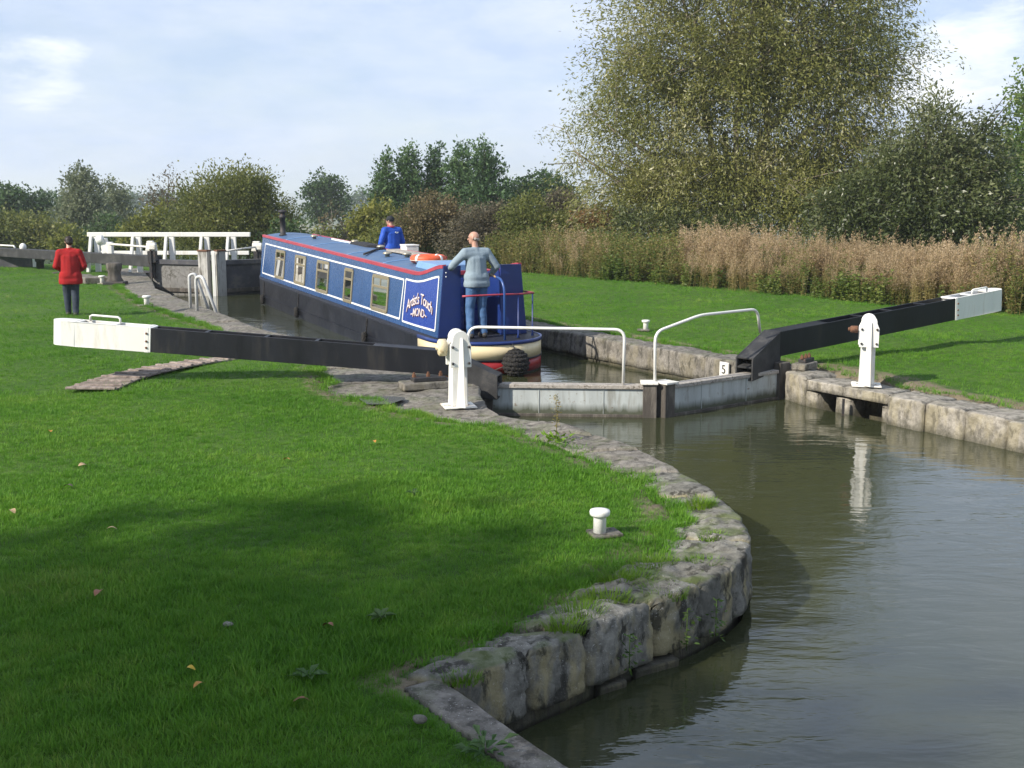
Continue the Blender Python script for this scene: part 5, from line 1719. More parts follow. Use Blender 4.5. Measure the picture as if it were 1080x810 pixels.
def tree(name, label, cat, base, blobs, n_spray, per, leaf, spray, mat, trunk_r=0.15, droop=0.2, p=2.6, limbs=26, twigs=0.0, bark='bark', group=None, amp=0.20, stems=1, up=0.3, stem_spread=0.0):
    """blobs: (x, y, z, rx, ry, rz, weight) relative to base. Leaf sprays fill the blobs, thicker near their outsides; limbs reach into them."""
    t = thing(name, label, cat, base, 0, group)
    B = np.array(blobs, float)
    wts = B[:, 6] * B[:, 3] * B[:, 5]
    which = nrg.choice(len(B), n_spray, p=wts / wts.sum())
    d = rand_dir(n_spray)
    rad = nrg.uniform(0, 1, n_spray) ** (1 / p) * wobble(d, which * 2.1 + B[0, 3], amp)
    ctr = B[which, :3]
    A = ctr + d * B[which, 3:6] * rad[:, None]
    A[:, 2] = np.maximum(A[:, 2], 0.15)
    dr = unit(d * np.array([1, 1, 0.8]) + np.array([0, 0, up]) + nrg.normal(size=(n_spray, 3)) * 0.45)
    n = n_spray * per
    k = np.repeat(np.arange(n_spray), per)
    u = nrg.uniform(0, 1, n)
    slen, sspread = spray
    lens = slen * nrg.uniform(0.6, 1.4, n_spray)
    pos = A[k] + dr[k] * (lens[k] * (u - 0.25))[:, None] + nrg.normal(size=(n, 3)) * sspread
    pos[:, 2] -= droop * slen * u * u
    ax = dr[k] + nrg.normal(size=(n, 3)) * 0.55 + np.array([0, 0, -droop * 0.8])
    leaf_mesh('crown', pos, ax, leaf[0], leaf[1], mat, t)
    mb = MB()
    zmin = min(b[2] - b[5] for b in blobs)
    tops = []
    for s_ in range(stems):
        a = 2 * PI * s_ / max(1, stems) + 0.7
        off = Vector((math.cos(a), math.sin(a) * 0.6, 0)) * stem_spread
        top = Vector((off.x * 2.2, off.y * 2.2, max(0.4, B[:, 2].mean() * 0.75)))
        mid = Vector((off.x * 1.1 + rng.uniform(-.1, .1) * top.z * .3, off.y + rng.uniform(-.1, .1), top.z * 0.5))
        r = trunk_r / math.sqrt(stems)
        mb.tube([off * 0.2 + Vector((0, 0, -0.4)), off * 0.3 + Vector((0, 0, 0.1)), mid, top], [r * 1.35, r, r * 0.75, r * 0.5], 8)
        tops += [mid, mid.lerp(top, 0.5), top]
    hubs = []
    for b in B:
        c = Vector(b[:3])
        s0 = min(tops + [Vector((0, 0, 0.1))], key=lambda q: (q - c).length + max(0, q.z - c.z + 0.7 * (q.xy - c.xy).length) * 3)
        m_ = s0.lerp(c, 0.5) + Vector((rng.uniform(-1, 1), rng.uniform(-1, 1), rng.uniform(0, 1))) * 0.12 * b[3]
        mb.tube([s0, m_, c], [trunk_r * 0.34, trunk_r * 0.2, trunk_r * 0.08], 6)
        hubs.append((s0, m_, c))
    sel = nrg.choice(n_spray, min(n_spray, limbs), replace=False)
    for i in sel:
        h = hubs[which[i]]
        a = Vector(A[i])
        s0 = h[1].lerp(h[2], rng.uniform(0, 1))
        m_ = s0.lerp(a, 0.55) + Vector((0, 0, 0.08 * (a - s0).length))
        mb.tube([s0, m_, a + Vector(dr[i]) * slen * 0.6], [trunk_r * 0.16, trunk_r * 0.09, trunk_r * 0.03], 5, caps=False)
    nt = int(n_spray * twigs)
    if nt:
        for i in nrg.choice(n_spray, nt, replace=False):
            a = Vector(A[i]); q = a - Vector(dr[i]) * slen * 0.9 + Vector((0, 0, -0.2 * slen))
            mb.tube([q, a, a + Vector(dr[i]) * slen * 0.8 - Vector((0, 0, droop * slen * 0.6))], [trunk_r * 0.05, trunk_r * 0.035, trunk_r * 0.015], 3, caps=False)
    mb.build('trunk', M[bark], t, fix=False)
    return t


def blobs_px(Y, lst, base):
    """crown lobes given as (px, py, rx, ry, weight, depth shift) at distance Y"""
    k = Y / 1200
    out = []
    for q in lst:
        px, py, rx, ry = q[:4]
        wt_ = q[4] if len(q) > 4 else 1.0
        dy = q[5] if len(q) > 5 else 0.0
        out.append(((px - 540) * k - base[0], dy, EYE - (py - 205) * k - base[2], rx * k, max(rx, ry) * k * 0.75, ry * k, wt_))
    return out


def base_at(px, Y):
    x = (px - 540) / 1200 * Y
    return (x, Y, float(lawn_z(np.array([x]), np.array([Y]))[0]))


def tree_px(name, label, cat, px, Y, lst, dens, leaf, mat, **kw):
    b = base_at(px, Y)
    bl = blobs_px(Y, lst, b)
    area = sum(q[2] * q[3] * PI * (q[4] if len(q) > 4 else 1) for q in lst)     # photo px²
    k = Y / 1200
    per = kw.pop('per', 14)
    leaf_px = leaf[0] * leaf[1] * 0.5 / (k * k)
    n = int(area * dens / leaf_px / per)
    return tree(name, label, cat, b, bl, max(12, n), per, leaf, kw.pop('spray', (leaf[0] * 4.0, leaf[0] * 0.9)), LM[mat], **kw)


GB = 'trees and bushes behind the lock'
tree_px('willow_tree', 'huge yellow-green willow standing behind the dry weeds right of the boat', 'tree', 775, 46,
        [(770, 70, 130, 120, .9), (700, 95, 75, 85, .75), (640, 135, 42, 60, .34), (603, 160, 22, 36, .3), (655, 70, 35, 60, .36), (850, 70, 85, 110, .9), (775, 195, 115, 48, 1.5), (685, 198, 75, 40, 1.2), (885, 185, 58, 62, 1.4), (795, -55, 125, 95, .8), (700, -30, 60, 60, .5), (905, 40, 42, 80, .4), (930, 75, 28, 55, .3)],
        3.2, (0.150, 0.042), 'willow', per=55, spray=(1.9, 0.20), trunk_r=0.45, droop=0.75, p=2.2, limbs=170, twigs=0.06, bark='bark_pale', stems=5, stem_spread=0.55, amp=0.34, group=None)
tree_px('sallow_bush', 'dark grey-green sallow bush between the big willow and the tree at the right edge', 'tree', 985, 41,
        [(980, 178, 50, 60, .7), (945, 195, 45, 45, 1), (905, 218, 45, 34, 1.3), (1018, 190, 38, 52, .8), (985, 222, 85, 36, 1.7), (970, 130, 26, 30, .35), (1030, 135, 18, 26, .3)],
        8.0, (0.150, 0.055), 'sallow', per=40, spray=(1.2, 0.17), trunk_r=0.3, droop=0.5, p=2.4, limbs=110, twigs=0.06, stems=4, stem_spread=0.4, amp=0.3)
tree_px('oak_tree', 'mid green round-headed tree at the right edge of the photo', 'tree', 1110, 62,
        [(1090, 112, 40, 48), (1070, 150, 26, 40), (1066, 195, 34, 44), (1110, 190, 60, 60), (1140, 130, 50, 60), (1072, 228, 30, 26)], 3.2, (0.186, 0.129), 'green', trunk_r=0.4, limbs=60)
# hedge line behind the lock, left to right
tree_px('hedge_tree', 'dark green tree beyond the left edge of the photo', 'tree', -70, 96, [(-70, 222, 42, 24), (-100, 226, 36, 22), (-45, 232, 30, 20)], 3.2, (0.42, 0.28), 'dark', trunk_r=0.3)
tree_px('bush', 'olive hedge bush beyond the left edge of the photo', 'bush', -130, 74, [(-130, 240, 60, 30), (-190, 238, 50, 34), (-80, 252, 40, 22)], 3.4, (0.30, 0.2), 'olive', trunk_r=0.15)
tree_px('hedge_tree', 'dark green tree at the far left edge of the photo', 'tree', 20, 100, [(20, 218, 38, 22), (-20, 225, 40, 25), (50, 228, 28, 18), (12, 208, 18, 12)], 5.0, (0.260, 0.190), 'dark', trunk_r=0.3)
tree_px('bush', 'broad olive bush left of the person in red', 'bush', 30, 72, [(35, 248, 42, 24), (-8, 252, 36, 20), (62, 255, 26, 18), (15, 240, 25, 14)], 5.3, (0.186, 0.136), 'olive', trunk_r=0.15)
tree_px('alder_tree', 'tall grey-green tree behind the person in red', 'tree', 92, 88, [(92, 208, 21, 27), (82, 232, 24, 26), (104, 235, 22, 28), (92, 192, 13, 12)], 5.0, (0.211, 0.136), 'grey', trunk_r=0.25)
tree_px('alder_tree', 'slimmer grey-green tree, second of the tall pair behind the far gate', 'tree', 127, 93, [(126, 208, 13, 19), (127, 232, 19, 26), (138, 245, 16, 20), (115, 245, 18, 18)], 5.0, (0.211, 0.136), 'grey', trunk_r=0.25)
tree_px('bush', 'dark shady bush behind the white footbridge, left end', 'bush', 118, 76, [(118, 250, 24, 20), (140, 255, 20, 15), (98, 258, 18, 14)], 5.3, (0.186, 0.136), 'dark', trunk_r=0.15)
tree_px('bush', 'small bright yellow-green bush directly behind the head of the person in red', 'bush', 73, 62, [(73, 253, 14, 15), (66, 262, 12, 10), (82, 262, 12, 10)], 5.3, (0.161, 0.116), 'yellow', trunk_r=0.1)
tree_px('bush', 'yellow and brown autumn bush behind the white footbridge', 'bush', 163, 68, [(158, 240, 24, 18), (178, 236, 24, 22), (150, 252, 22, 14), (185, 255, 25, 16)], 5.0, (0.174, 0.122), 'yellow', trunk_r=0.12)
tree_px('thorn_tree', 'thin half-bare reddish tree sticking up behind the white footbridge', 'tree', 181, 69, [(181, 200, 14, 22, .32), (176, 216, 22, 18, .5), (190, 214, 16, 18, .4), (184, 186, 8, 12, .25)], 1.6, (0.161, 0.102), 'purple', trunk_r=0.11, limbs=60, twigs=0.5, spray=(1.1, 0.18), up=0.9, p=2.0)
tree_px('willow_bush', 'big rounded green willow bush left of the boat chimney', 'bush', 255, 60, [(250, 210, 46, 26), (215, 228, 30, 28), (286, 230, 24, 22), (255, 238, 56, 30), (225, 250, 40, 22), (298, 252, 20, 18), (262, 196, 25, 14)], 5.6, (0.149, 0.068), 'olive', trunk_r=0.2, droop=0.1, up=0.9, spray=(1.0, 0.18), limbs=50, stems=3, stem_spread=0.4)
tree_px('bush', 'dark green bush just left of the boat chimney', 'bush', 300, 57, [(303, 252, 22, 15), (322, 258, 18, 11)], 5.3, (0.161, 0.109), 'dark', trunk_r=0.1)
tree_px('oak_tree', 'lone dark rounded oak far off above the boat roof', 'tree', 344, 135, [(345, 194, 16, 9), (336, 200, 12, 8), (355, 199, 11, 8), (344, 205, 13, 7), (338, 222, 18, 14), (362, 220, 13, 13), (350, 214, 12, 10)], 5.6, (0.298, 0.231), 'dark', trunk_r=0.4)
tree_px('birch_tree', 'thin pale-stemmed young birch above the boat roof', 'tree', 352, 74, [(352, 222, 6, 14, .3), (349, 234, 8, 10, .35)], 1.5, (0.149, 0.102), 'red', trunk_r=0.10, limbs=20, twigs=0.4, bark='bark_pale', up=0.8)
tree_px('bush', 'low straw-green bush above the middle of the boat roof', 'bush', 372, 66, [(362, 248, 22, 10), (385, 246, 18, 12), (340, 250, 16, 9)], 4.7, (0.149, 0.095), 'olive', trunk_r=0.08)
tree_px('bush', 'brownish bush behind the middle of the boat roof', 'bush', 378, 62, [(376, 244, 12, 14), (388, 254, 14, 10)], 4.7, (0.149, 0.095), 'purple', trunk_r=0.08)
tree_px('bush', 'bright yellow-green bush left of the person in the blue jacket', 'bush', 396, 60, [(398, 228, 20, 16), (386, 236, 16, 14), (414, 238, 20, 16), (398, 248, 26, 14)], 5.3, (0.155, 0.109), 'yellow', trunk_r=0.12)
for (px, top, hw, lab) in ((408, 166, 12, 'slim greyish conifer, leftmost of the row behind the boat'), (434, 157, 19, 'broad conifer, second in the row behind the boat from the left'), (461, 160, 18, 'conifer in the middle of the row behind the boat'), (489, 158, 19, 'conifer, second in the row behind the boat from the right'), (514, 152, 20, 'tallest pointed conifer at the right end of the row behind the boat')):
    lst = []
    bot = 255
    for q in range(7):
        u = q / 6
        lst.append((px + rng.uniform(-2, 2), top + 5 + (bot - top) * u * 0.92, hw * (0.24 + 1.5 * u ** 0.75), 9 + 9 * u))
    tree_px('conifer', lab, 'conifer', px, 76 + rng.uniform(-2, 2), lst, 6.5, (0.22, 0.11), 'conifer', trunk_r=0.22, up=0.75, droop=0.0, group='conifers behind the boat', amp=0.45, spray=(0.75, 0.14))
tree_px('hedge_tree', 'dark rounded tree between the conifers and the big willow', 'tree', 570, 92, [(572, 196, 26, 12), (548, 205, 22, 14), (592, 208, 22, 14), (565, 215, 40, 18)], 5.1, (0.248, 0.177), 'dark', trunk_r=0.3)
tree_px('bush', 'reddish brown autumn bush behind the bald person', 'bush', 462, 50, [(458, 222, 30, 18), (440, 240, 28, 20), (480, 238, 26, 20)], 4.7, (0.105, 0.068), 'red', trunk_r=0.1, twigs=0.05)
tree_px('bush', 'olive green bush behind the person in the blue jacket', 'bush', 425, 51, [(425, 248, 30, 20), (450, 258, 30, 18), (405, 258, 22, 14)], 5.0, (0.105, 0.068), 'olive', trunk_r=0.1)
tree_px('bush', 'brown and purple thorny bush behind the bald head', 'bush', 508, 48, [(505, 240, 30, 24), (530, 235, 24, 22), (490, 258, 26, 18), (520, 262, 30, 18)], 4.7, (0.099, 0.061), 'purple', trunk_r=0.1, twigs=0.05)
tree_px('bush', 'tall olive and yellow bush above the boat stern panel', 'bush', 560, 47, [(556, 232, 30, 26), (585, 245, 30, 24), (545, 262, 30, 20), (575, 268, 30, 16)], 5.0, (0.099, 0.061), 'olive', trunk_r=0.1)
tree_px('bush', 'dull purple bush beneath the left side of the big willow', 'bush', 593, 52, [(592, 214, 18, 14), (600, 228, 18, 16), (580, 228, 14, 12)], 4.7, (0.105, 0.068), 'purple', trunk_r=0.1, twigs=0.05)
tree_px('bush', 'orange-brown bush beneath the left branches of the big willow', 'bush', 625, 47, [(625, 230, 24, 14), (645, 240, 22, 14), (612, 245, 20, 14)], 4.7, (0.099, 0.061), 'orange', trunk_r=0.1, twigs=0.05)
tree_px('bush', 'dark green bush low under the big willow, behind the dry weeds', 'bush', 700, 44, [(690, 232, 50, 16), (760, 236, 50, 14), (640, 256, 36, 14)], 4.7, (0.112, 0.048), 'sallow', trunk_r=0.1)
tree_px('far_wood', 'distant misty wood far right of the lone oak', 'wood', 385, 420, [(372, 212, 12, 6), (388, 210, 14, 7), (405, 214, 14, 6), (360, 216, 12, 4)], 4.7, (1.040, 0.720), 'dark', trunk_r=0.4)
tree_px('far_wood', 'distant misty wood far left behind the tall grey-green trees', 'wood', 60, 420, [(20, 214, 30, 8), (60, 212, 28, 8), (100, 214, 30, 8), (150, 212, 30, 9), (190, 214, 25, 8)], 4.7, (1.040, 0.720), 'dark', trunk_r=0.4)
# trees on the near left bank, outside the frame, whose shade crosses the lawn
SH = 17.0
sx_, sy_, sz_ = SUN_AZ.x * SH, SUN_AZ.y * SH, SH * math.tan(SUN_EL)
tree('shade_tree', 'tall loose tree up the near left bank, outside the photo', 'tree', (-12.3 + sx_, 0.0 + sy_, 0), [(0, 0, 6.2 + sz_, 3.4, 3.0, 2.7, 1), (-0.5, 0.4, 3.6 + sz_, 3.6, 3.0, 2.6, 1), (2.3, -1.4, 5.2 + sz_, 2.8, 2.8, 2.6, 1), (1.5, -2.5, 2.4 + sz_, 3.4, 3.0, 3, 1), (0, -1, 0.2 + sz_, 3.4, 3.2, 2.6, 1)], 1700, 12, (0.34, 0.24), (1.1, 0.32), LM['dark'], trunk_r=0.4, amp=0.35)
tree('shade_tree', 'second tall loose tree up the near left bank, outside the photo', 'tree', (-7.9 + sx_, -3.9 + sy_, 0), [(0, 0, 5.2 + sz_, 3.2, 3.2, 2.8, 1), (0.4, 0.2, 2.6 + sz_, 3.2, 3.0, 2.4, 1), (2.6, -0.8, 4.6 + sz_, 2.7, 2.7, 2.6, 1), (0.5, -0.5, -0.5 + sz_, 3.4, 3.2, 2.8, 1)], 1700, 12, (0.34, 0.24), (1.1, 0.32), LM['dark'], trunk_r=0.4, amp=0.35)


# ------------------------------------------------------------------ scattered ground cover (real instanced blades)
def gn_scatter(name, pts, rot, scl, idx_, variants, kind='stuff'):
    me = bpy.data.meshes.new(name)
    n = len(pts)
    me.vertices.add(n)
    me.vertices.foreach_set('co', np.asarray(pts, np.float32).ravel())
    for nm, typ, arr, key in (('rot', 'FLOAT_VECTOR', np.asarray(rot, np.float32).ravel(), 'vector'), ('scl', 'FLOAT', np.asarray(scl, np.float32), 'value'), ('pick', 'INT', np.asarray(idx_, np.int32), 'value')):
        a = me.attributes.new(nm, typ, 'POINT'); a.data.foreach_set(key, arr)
    me.update()
    coll = bpy.data.collections.new(name + '_kinds')
    for v in variants: coll.objects.link(v)
    ng = bpy.data.node_groups.new(name, 'GeometryNodeTree')
    ng.interface.new_socket('Geometry', in_out='INPUT', socket_type='NodeSocketGeometry')
    ng.interface.new_socket('Geometry', in_out='OUTPUT', socket_type='NodeSocketGeometry')
    N = ng.nodes.new; K = ng.links.new
    gi, go = N('NodeGroupInput'), N('NodeGroupOutput')
    iop = N('GeometryNodeInstanceOnPoints'); ci = N('GeometryNodeCollectionInfo')
    ci.inputs['Collection'].default_value = coll
    ci.inputs['Separate Children'].default_value = True; ci.inputs['Reset Children'].default_value = True
    iop.inputs['Pick Instance'].default_value = True

    def attr(nm, dt):
        a = N('GeometryNodeInputNamedAttribute'); a.data_type = dt; a.inputs['Name'].default_value = nm
        return [o for o in a.outputs if o.enabled and o.name == 'Attribute'][0]
    K(gi.outputs[0], iop.inputs['Points']); K(ci.outputs[0], iop.inputs['Instance'])
    K(attr('rot', 'FLOAT_VECTOR'), iop.inputs['Rotation']); K(attr('scl', 'FLOAT'), iop.inputs['Scale']); K(attr('pick', 'INT'), iop.inputs['Instance Index'])
    K(iop.outputs[0], go.inputs[0])
    o = link(bpy.data.objects.new(name, me))
    md = o.modifiers.new('scatter', 'NODES'); md.node_group = ng
    if kind: o['kind'] = kind
    return o


def variant(name, mb, mats):
    me = mb.mesh(name, False)
    for m in (mats if isinstance(mats, (list, tuple)) else [mats]): me.materials.append(m)
    return bpy.data.objects.new(name, me)


def blade(mb, p, d, lean, h, w, mat=0, seg=3):
    """one curved grass blade"""
    d = Vector(d).normalized(); sd = Vector((-d.y, d.x, 0))
    vs = []
    for k in range(seg):
        u = k / seg
        c = Vector(p) + Vector((0, 0, h * (u - 0.25 * lean * u * u))) + d * (lean * h * u * u)
        ww = w * (1 - 0.55 * u)
        vs += [c - sd * ww / 2, c + sd * ww / 2]
    vs.append(Vector(p) + Vector((0, 0, h * (1 - 0.25 * lean))) + d * lean * h)
    fs = [(2 * k, 2 * k + 1, 2 * k + 3, 2 * k + 2) for k in range(seg - 1)] + [(2 * seg - 2, 2 * seg - 1, 2 * seg)]
    mb.add(vs, fs, mat, True)


def grass_mat(name, stops, trans=0.4):
    m, t = newmat(name)
    oi = t.n('ObjectInfo')
    geo = t.n('NewGeometry')
    n1 = t.noise(geo.outputs['Position'], 0.5, 4, 0.6)
    n2 = t.noise(geo.outputs['Position'], 3.0, 4, 0.6)
    f = t.math('ADD', t.math('MULTIPLY', oi.outputs['Random'], 0.30), t.math('MULTIPLY', geo.outputs['Random Per Island'], 0.22))
    f = t.math('ADD', f, t.math('MULTIPLY', t.math('SUBTRACT', n1, 0.5), 1.25))
    f = t.math('ADD', f, t.math('MULTIPLY', t.math('SUBTRACT', n2, 0.5), 0.6))
    f = t.math('ADD', f, 0.24)
    col = t.ramp(f, stops)
    b = t.bsdf(col, 0.55, spec=0.25)
    tr = t.n('BsdfTranslucent'); t.l(col, tr.inputs['Color'])
    mx = t.n('MixShader', Fac=trans); t.l(b, mx.inputs[1]); t.l(tr.outputs[0], mx.inputs[2])
    t.out(mx.outputs[0])
    return m


m_grass = grass_mat('lawn_blade', [(0.0, (0.050, 0.150, 0.012)), (0.40, (0.100, 0.250, 0.020)), (0.70, (0.155, 0.310, 0.032)), (0.92, (0.25, 0.33, 0.06)), (1.0, (0.36, 0.32, 0.12))])
tv = []
for q in range(8):
    mb = MB(); r_ = random.Random(q)
    lush = 1.0 + 0.35 * (q % 3)
    for b_ in range(19):
        a = r_.uniform(0, 2 * PI); rr = r_.uniform(0, 0.046)
        blade(mb, (math.cos(a) * rr, math.sin(a) * rr, -0.01), (math.cos(a + r_.uniform(-1, 1)), math.sin(a + r_.uniform(-1, 1)), 0), r_.uniform(0.1, 0.9), r_.uniform(0.013, 0.033) * lush, r_.uniform(0.0022, 0.0042))
    tv.append(variant('grass_tuft', mb, m_grass))
left_lawn = [tuple(p) for p in left_wall_inner] + [tuple(p) for p in nose_inner[1:]] + [tuple(p) for p in board_inner[1:4]] + [(-3, 1.6), (-8, 8), (-24, 42), (-15.2, 42)]
right_lawn = [(-3.0, 31.0)] + [tuple(p) for p in right_wall_inner[3:]] + [tuple(p) for p in right_wing_inner[1:7]] + [(14, 14), (16, 20), (11.3, 24.2), (8.0, 28.9), (4.7, 33.6), (0.9, 37.6), (-4, 41)]
P_, S_ = [], []
for (poly, y0, y1, dens, sc0, sc1) in ((left_lawn, 4.2, 7.5, 1700, 1.0, 1.9), (left_lawn, 7.5, 10.5, 1050, 0.95, 1.7), (left_lawn, 10.5, 15, 480, 1.0, 1.7), (left_lawn, 15, 24, 150, 1.3, 2.0), (left_lawn, 24, 44, 42, 1.7, 2.4),
                                       (right_lawn, 12, 20, 190, 1.1, 1.8), (right_lawn, 20, 28, 95, 1.4, 2.0), (right_lawn, 28, 42, 42, 1.7, 2.4)):
    x0 = -0.57 * y1 - 0.7; x1 = 0.56 * y1 + 0.5
    n = int((x1 - x0) * (y1 - y0) * dens)
    x = nrg.uniform(x0, x1, n); y = nrg.uniform(y0, y1, n)
    ok = in_poly(np.array(poly), x, y) & (np.abs(x) < 0.57 * y + 0.7)
    x, y = x[ok], y[ok]
    P_.append(np.stack([x, y, lawn_z(x, y)], -1))
    rough_ = 0.35 * smooth_step(9.0, 6.0, y) * (0.5 + 0.5 * np.sin(x * 2.9 + 1.1 * y) * np.sin(x * 1.3 - y * 2.2))
    clump = rough_ + 0.5 + 0.5 * np.sin(x * 1.7 + 0.8 * np.sin(y * 1.3)) * np.sin(y * 1.9 + np.sin(x * 2.1))
    S_.append(nrg.uniform(sc0, sc1, len(x)) * (0.62 + 0.42 * clump))
# rough longer fringe along the stone edges
fx, fy, fs_ = [], [], []
for E_, a, b, cnt, side_ in ((E_nose, 0.5, E_nose.len, 3800, 1), (E_board, 0, 2.4, 1100, 1), (E_left, 8, E_left.len, 2200, 1), (E_right, 8, E_right.len, 1500, 1), (E_wing, 0, 7, 1600, 1)):
    for _ in range(cnt):
        d = rng.uniform(a, b)
        o_, i_ = E_.at(d)
        out_ = (i_ - o_).normalized()
        wob = 0.07 * math.sin(d * 5.1) + 0.05 * math.sin(d * 11.7 + 1)
        q = i_ + out_ * (abs(rng.gauss(0, 0.10)) - 0.10 + wob)
        fx.append(q.x); fy.append(q.y); fs_.append(rng.uniform(0.9, 2.1))
fx, fy = np.array(fx), np.array(fy)
P_.append(np.stack([fx, fy, np.maximum(lawn_z(fx, fy), -0.06)], -1)); S_.append(np.array(fs_))
P_ = np.concatenate(P_); S_ = np.concatenate(S_)
kb = in_poly(np.array(list(board_outer) + list(board_inner)[::-1]), P_[:, 0], P_[:, 1]) | (dist_line(board_inner, P_[:, 0], P_[:, 1]) < 0.07)
P_, S_ = P_[~kb], S_[~kb]
dwing = dist_line(right_wing_inner, P_[:, 0], P_[:, 1])
bare = nrg.random(len(P_)) < 0.85 * smooth_step(0.95, 0.15, dwing + 0.25 * np.sin(P_[:, 0] * 3.1 + P_[:, 1] * 2.3))
dn_ = dist_line(nose_inner, P_[:, 0], P_[:, 1])
bare |= (nrg.random(len(P_)) < 0.7 * smooth_step(0.22, 0.05, dn_ + 0.16 * np.sin(P_[:, 0] * 4.1 - P_[:, 1] * 3.3)))
P_, S_ = P_[~bare], S_[~bare]
S_ = S_ * np.where(dist_line(board_inner, P_[:, 0], P_[:, 1]) < 0.3, 0.6, 1.0)
n = len(P_)
rot = np.stack([nrg.normal(0, 0.16, n), nrg.normal(0, 0.16, n), nrg.uniform(0, 2 * PI, n)], -1)
lawn = gn_scatter('grass', P_, rot, S_, nrg.integers(0, 8, n), tv)
tag(lawn, 'short bright green lawn grass on both banks of the lock', 'grass')

# tall dry weeds
m_plume = leaf_mat('dry_plume', [(0.0, (0.26, 0.18, 0.095)), (0.5, (0.45, 0.33, 0.195)), (1.0, (0.60, 0.48, 0.32))], 0.4, 0.35)
m_stalk = leaf_mat('dry_stalk', [(0.0, (0.13, 0.12, 0.035)), (0.5, (0.24, 0.20, 0.07)), (1.0, (0.34, 0.25, 0.11))], 0.3, 0.35)
m_weed = leaf_mat('weed_leaf', [(0.0, (0.06, 0.10, 0.018)), (0.5, (0.12, 0.17, 0.032)), (1.0, (0.22, 0.22, 0.06))], 0.4, 0.4)


def leaf_quad(mb, p, ax, l, w, mat):
    ax = Vector(ax).normalized()
    sd = ax.cross(Vector((rng.gauss(0, 1), rng.gauss(0, 1), rng.gauss(0, 1)))).normalized()
    p = Vector(p)
    mb.add([p, p + ax * l * .45 + sd * w / 2, p + ax * l, p + ax * l * .45 - sd * w / 2], [(0, 1, 2, 3)], mat)


wv_ = []
for q in range(7):
    mb = MB()
    for s_ in range(9):
        a = rng.uniform(0, 2 * PI); rr = rng.uniform(0, 0.26)
        b0 = Vector((math.cos(a) * rr, math.sin(a) * rr, -0.05))
        h = rng.uniform(1.05, 1.75)
        top = b0 + Vector((rng.gauss(0, 0.12), rng.gauss(0, 0.12), h))
        mb.tube([b0, b0.lerp(top, .5) + Vector((rng.gauss(0, .03), rng.gauss(0, .03), 0)), top], [0.007, 0.005, 0.002], 3, 1, False)
        for k in range(16):                                   # narrow withered leaves up the stalk
            u = rng.uniform(0.08, 0.72)
            az = rng.uniform(0, 2 * PI)
            leaf_quad(mb, b0.lerp(top, u), (math.cos(az), math.sin(az), rng.uniform(-0.5, 0.6)), rng.uniform(0.07, 0.16), rng.uniform(0.012, 0.03), 2 if (u < 0.42 and q % 3) else 1)
        for k in range(46):                                   # fluffy seed plume
            u = rng.uniform(0.60, 1.03)
            az = rng.uniform(0, 2 * PI)
            sprd = 0.13 * (1.05 - u) / 0.45 + 0.015
            p = b0.lerp(top, u) + Vector((math.cos(az), math.sin(az), 0)) * abs(rng.gauss(0, sprd * 0.6))
            leaf_quad(mb, p, (math.cos(az) * .5, math.sin(az) * .5, rng.uniform(0.1, 1)), rng.uniform(0.03, 0.075), rng.uniform(0.012, 0.028), 0)
    wv_.append(variant('weed_clump', mb, [m_plume, m_stalk, m_weed]))
for q in range(4):                                            # greener, bushier kinds without plumes
    mb = MB()
    for s_ in range(8):
        a = rng.uniform(0, 2 * PI); rr = rng.uniform(0, 0.28)
        b0 = Vector((math.cos(a) * rr, math.sin(a) * rr, -0.05))
        h = rng.uniform(0.8, 1.5)
        top = b0 + Vector((rng.gauss(0, 0.14), rng.gauss(0, 0.14), h))
        mb.tube([b0, b0.lerp(top, .5), top], [0.007, 0.005, 0.002], 3, 1, False)
        for k in range(40):
            u = rng.uniform(0.1, 1.02); az = rng.uniform(0, 2 * PI)
            leaf_quad(mb, b0.lerp(top, u), (math.cos(az), math.sin(az), rng.uniform(-0.4, 0.7)), rng.uniform(0.06, 0.15) * (1.15 - u * .5), rng.uniform(0.018, 0.045), 2 if rng.random() < (0.75 if q < 2 else 0.35) else 1)
    wv_.append(variant('weed_clump_green', mb, [m_plume, m_stalk, m_weed]))
front = [(-1.6, 39.5), (0.7, 37.3), (4.45, 33.4), (7.7, 28.8), (11.0, 24.3), (16.5, 17.5)]
fr_l = [0]
for a, b in zip(front, front[1:]): fr_l.append(fr_l[-1] + math.dist(a, b))


def strip_pts(n, d0, d1, s0=0.0, s1=1.0):
    s_ = nrg.uniform(s0 * fr_l[-1], s1 * fr_l[-1], n)
    dd = nrg.uniform(d0, d1, n)
    x = np.interp(s_, fr_l, [p[0] for p in front]); y = np.interp(s_, fr_l, [p[1] for p in front])
    return x + dd * 0.80 + nrg.normal(0, .1, n), y + dd * 0.60 + nrg.normal(0, .1, n), s_ / fr_l[-1], dd


n = 2100
x, y, u, dd = strip_pts(n, 0.35, 5.2)
z = lawn_z(x, y); z = np.where(y > 42, np.maximum(z, -0.6), z)
scl = nrg.uniform(0.66, 1.0, n) * (0.72 + 0.28 * smooth_step(0.3, 1.6, dd)) * (0.93 + 0.13 * np.sin(u * 37) * np.sin(u * 91 + 1)) * np.where(nrg.random(n) < 0.12, 1.16, 1.0)
patch = np.sin(u * 29 + dd * 0.9) + 0.8 * np.sin(u * 67 + 1.3 - dd) + nrg.normal(0, 0.55, n) + 2.6 * smooth_step(0.36, 0.16, u) - 0.10 * dd + 0.15
green = patch > 0.85
pick = np.where(green, nrg.integers(7, 11, n), nrg.integers(0, 7, n))
scl = scl * (1 + 0.10 * np.sin(u * 19 + 2) + 0.07 * np.sin(u * 53)) * np.where(green, nrg.uniform(0.75, 1.2, n), 1.0) * np.where(u < 0.25, 1.12, 1.0)
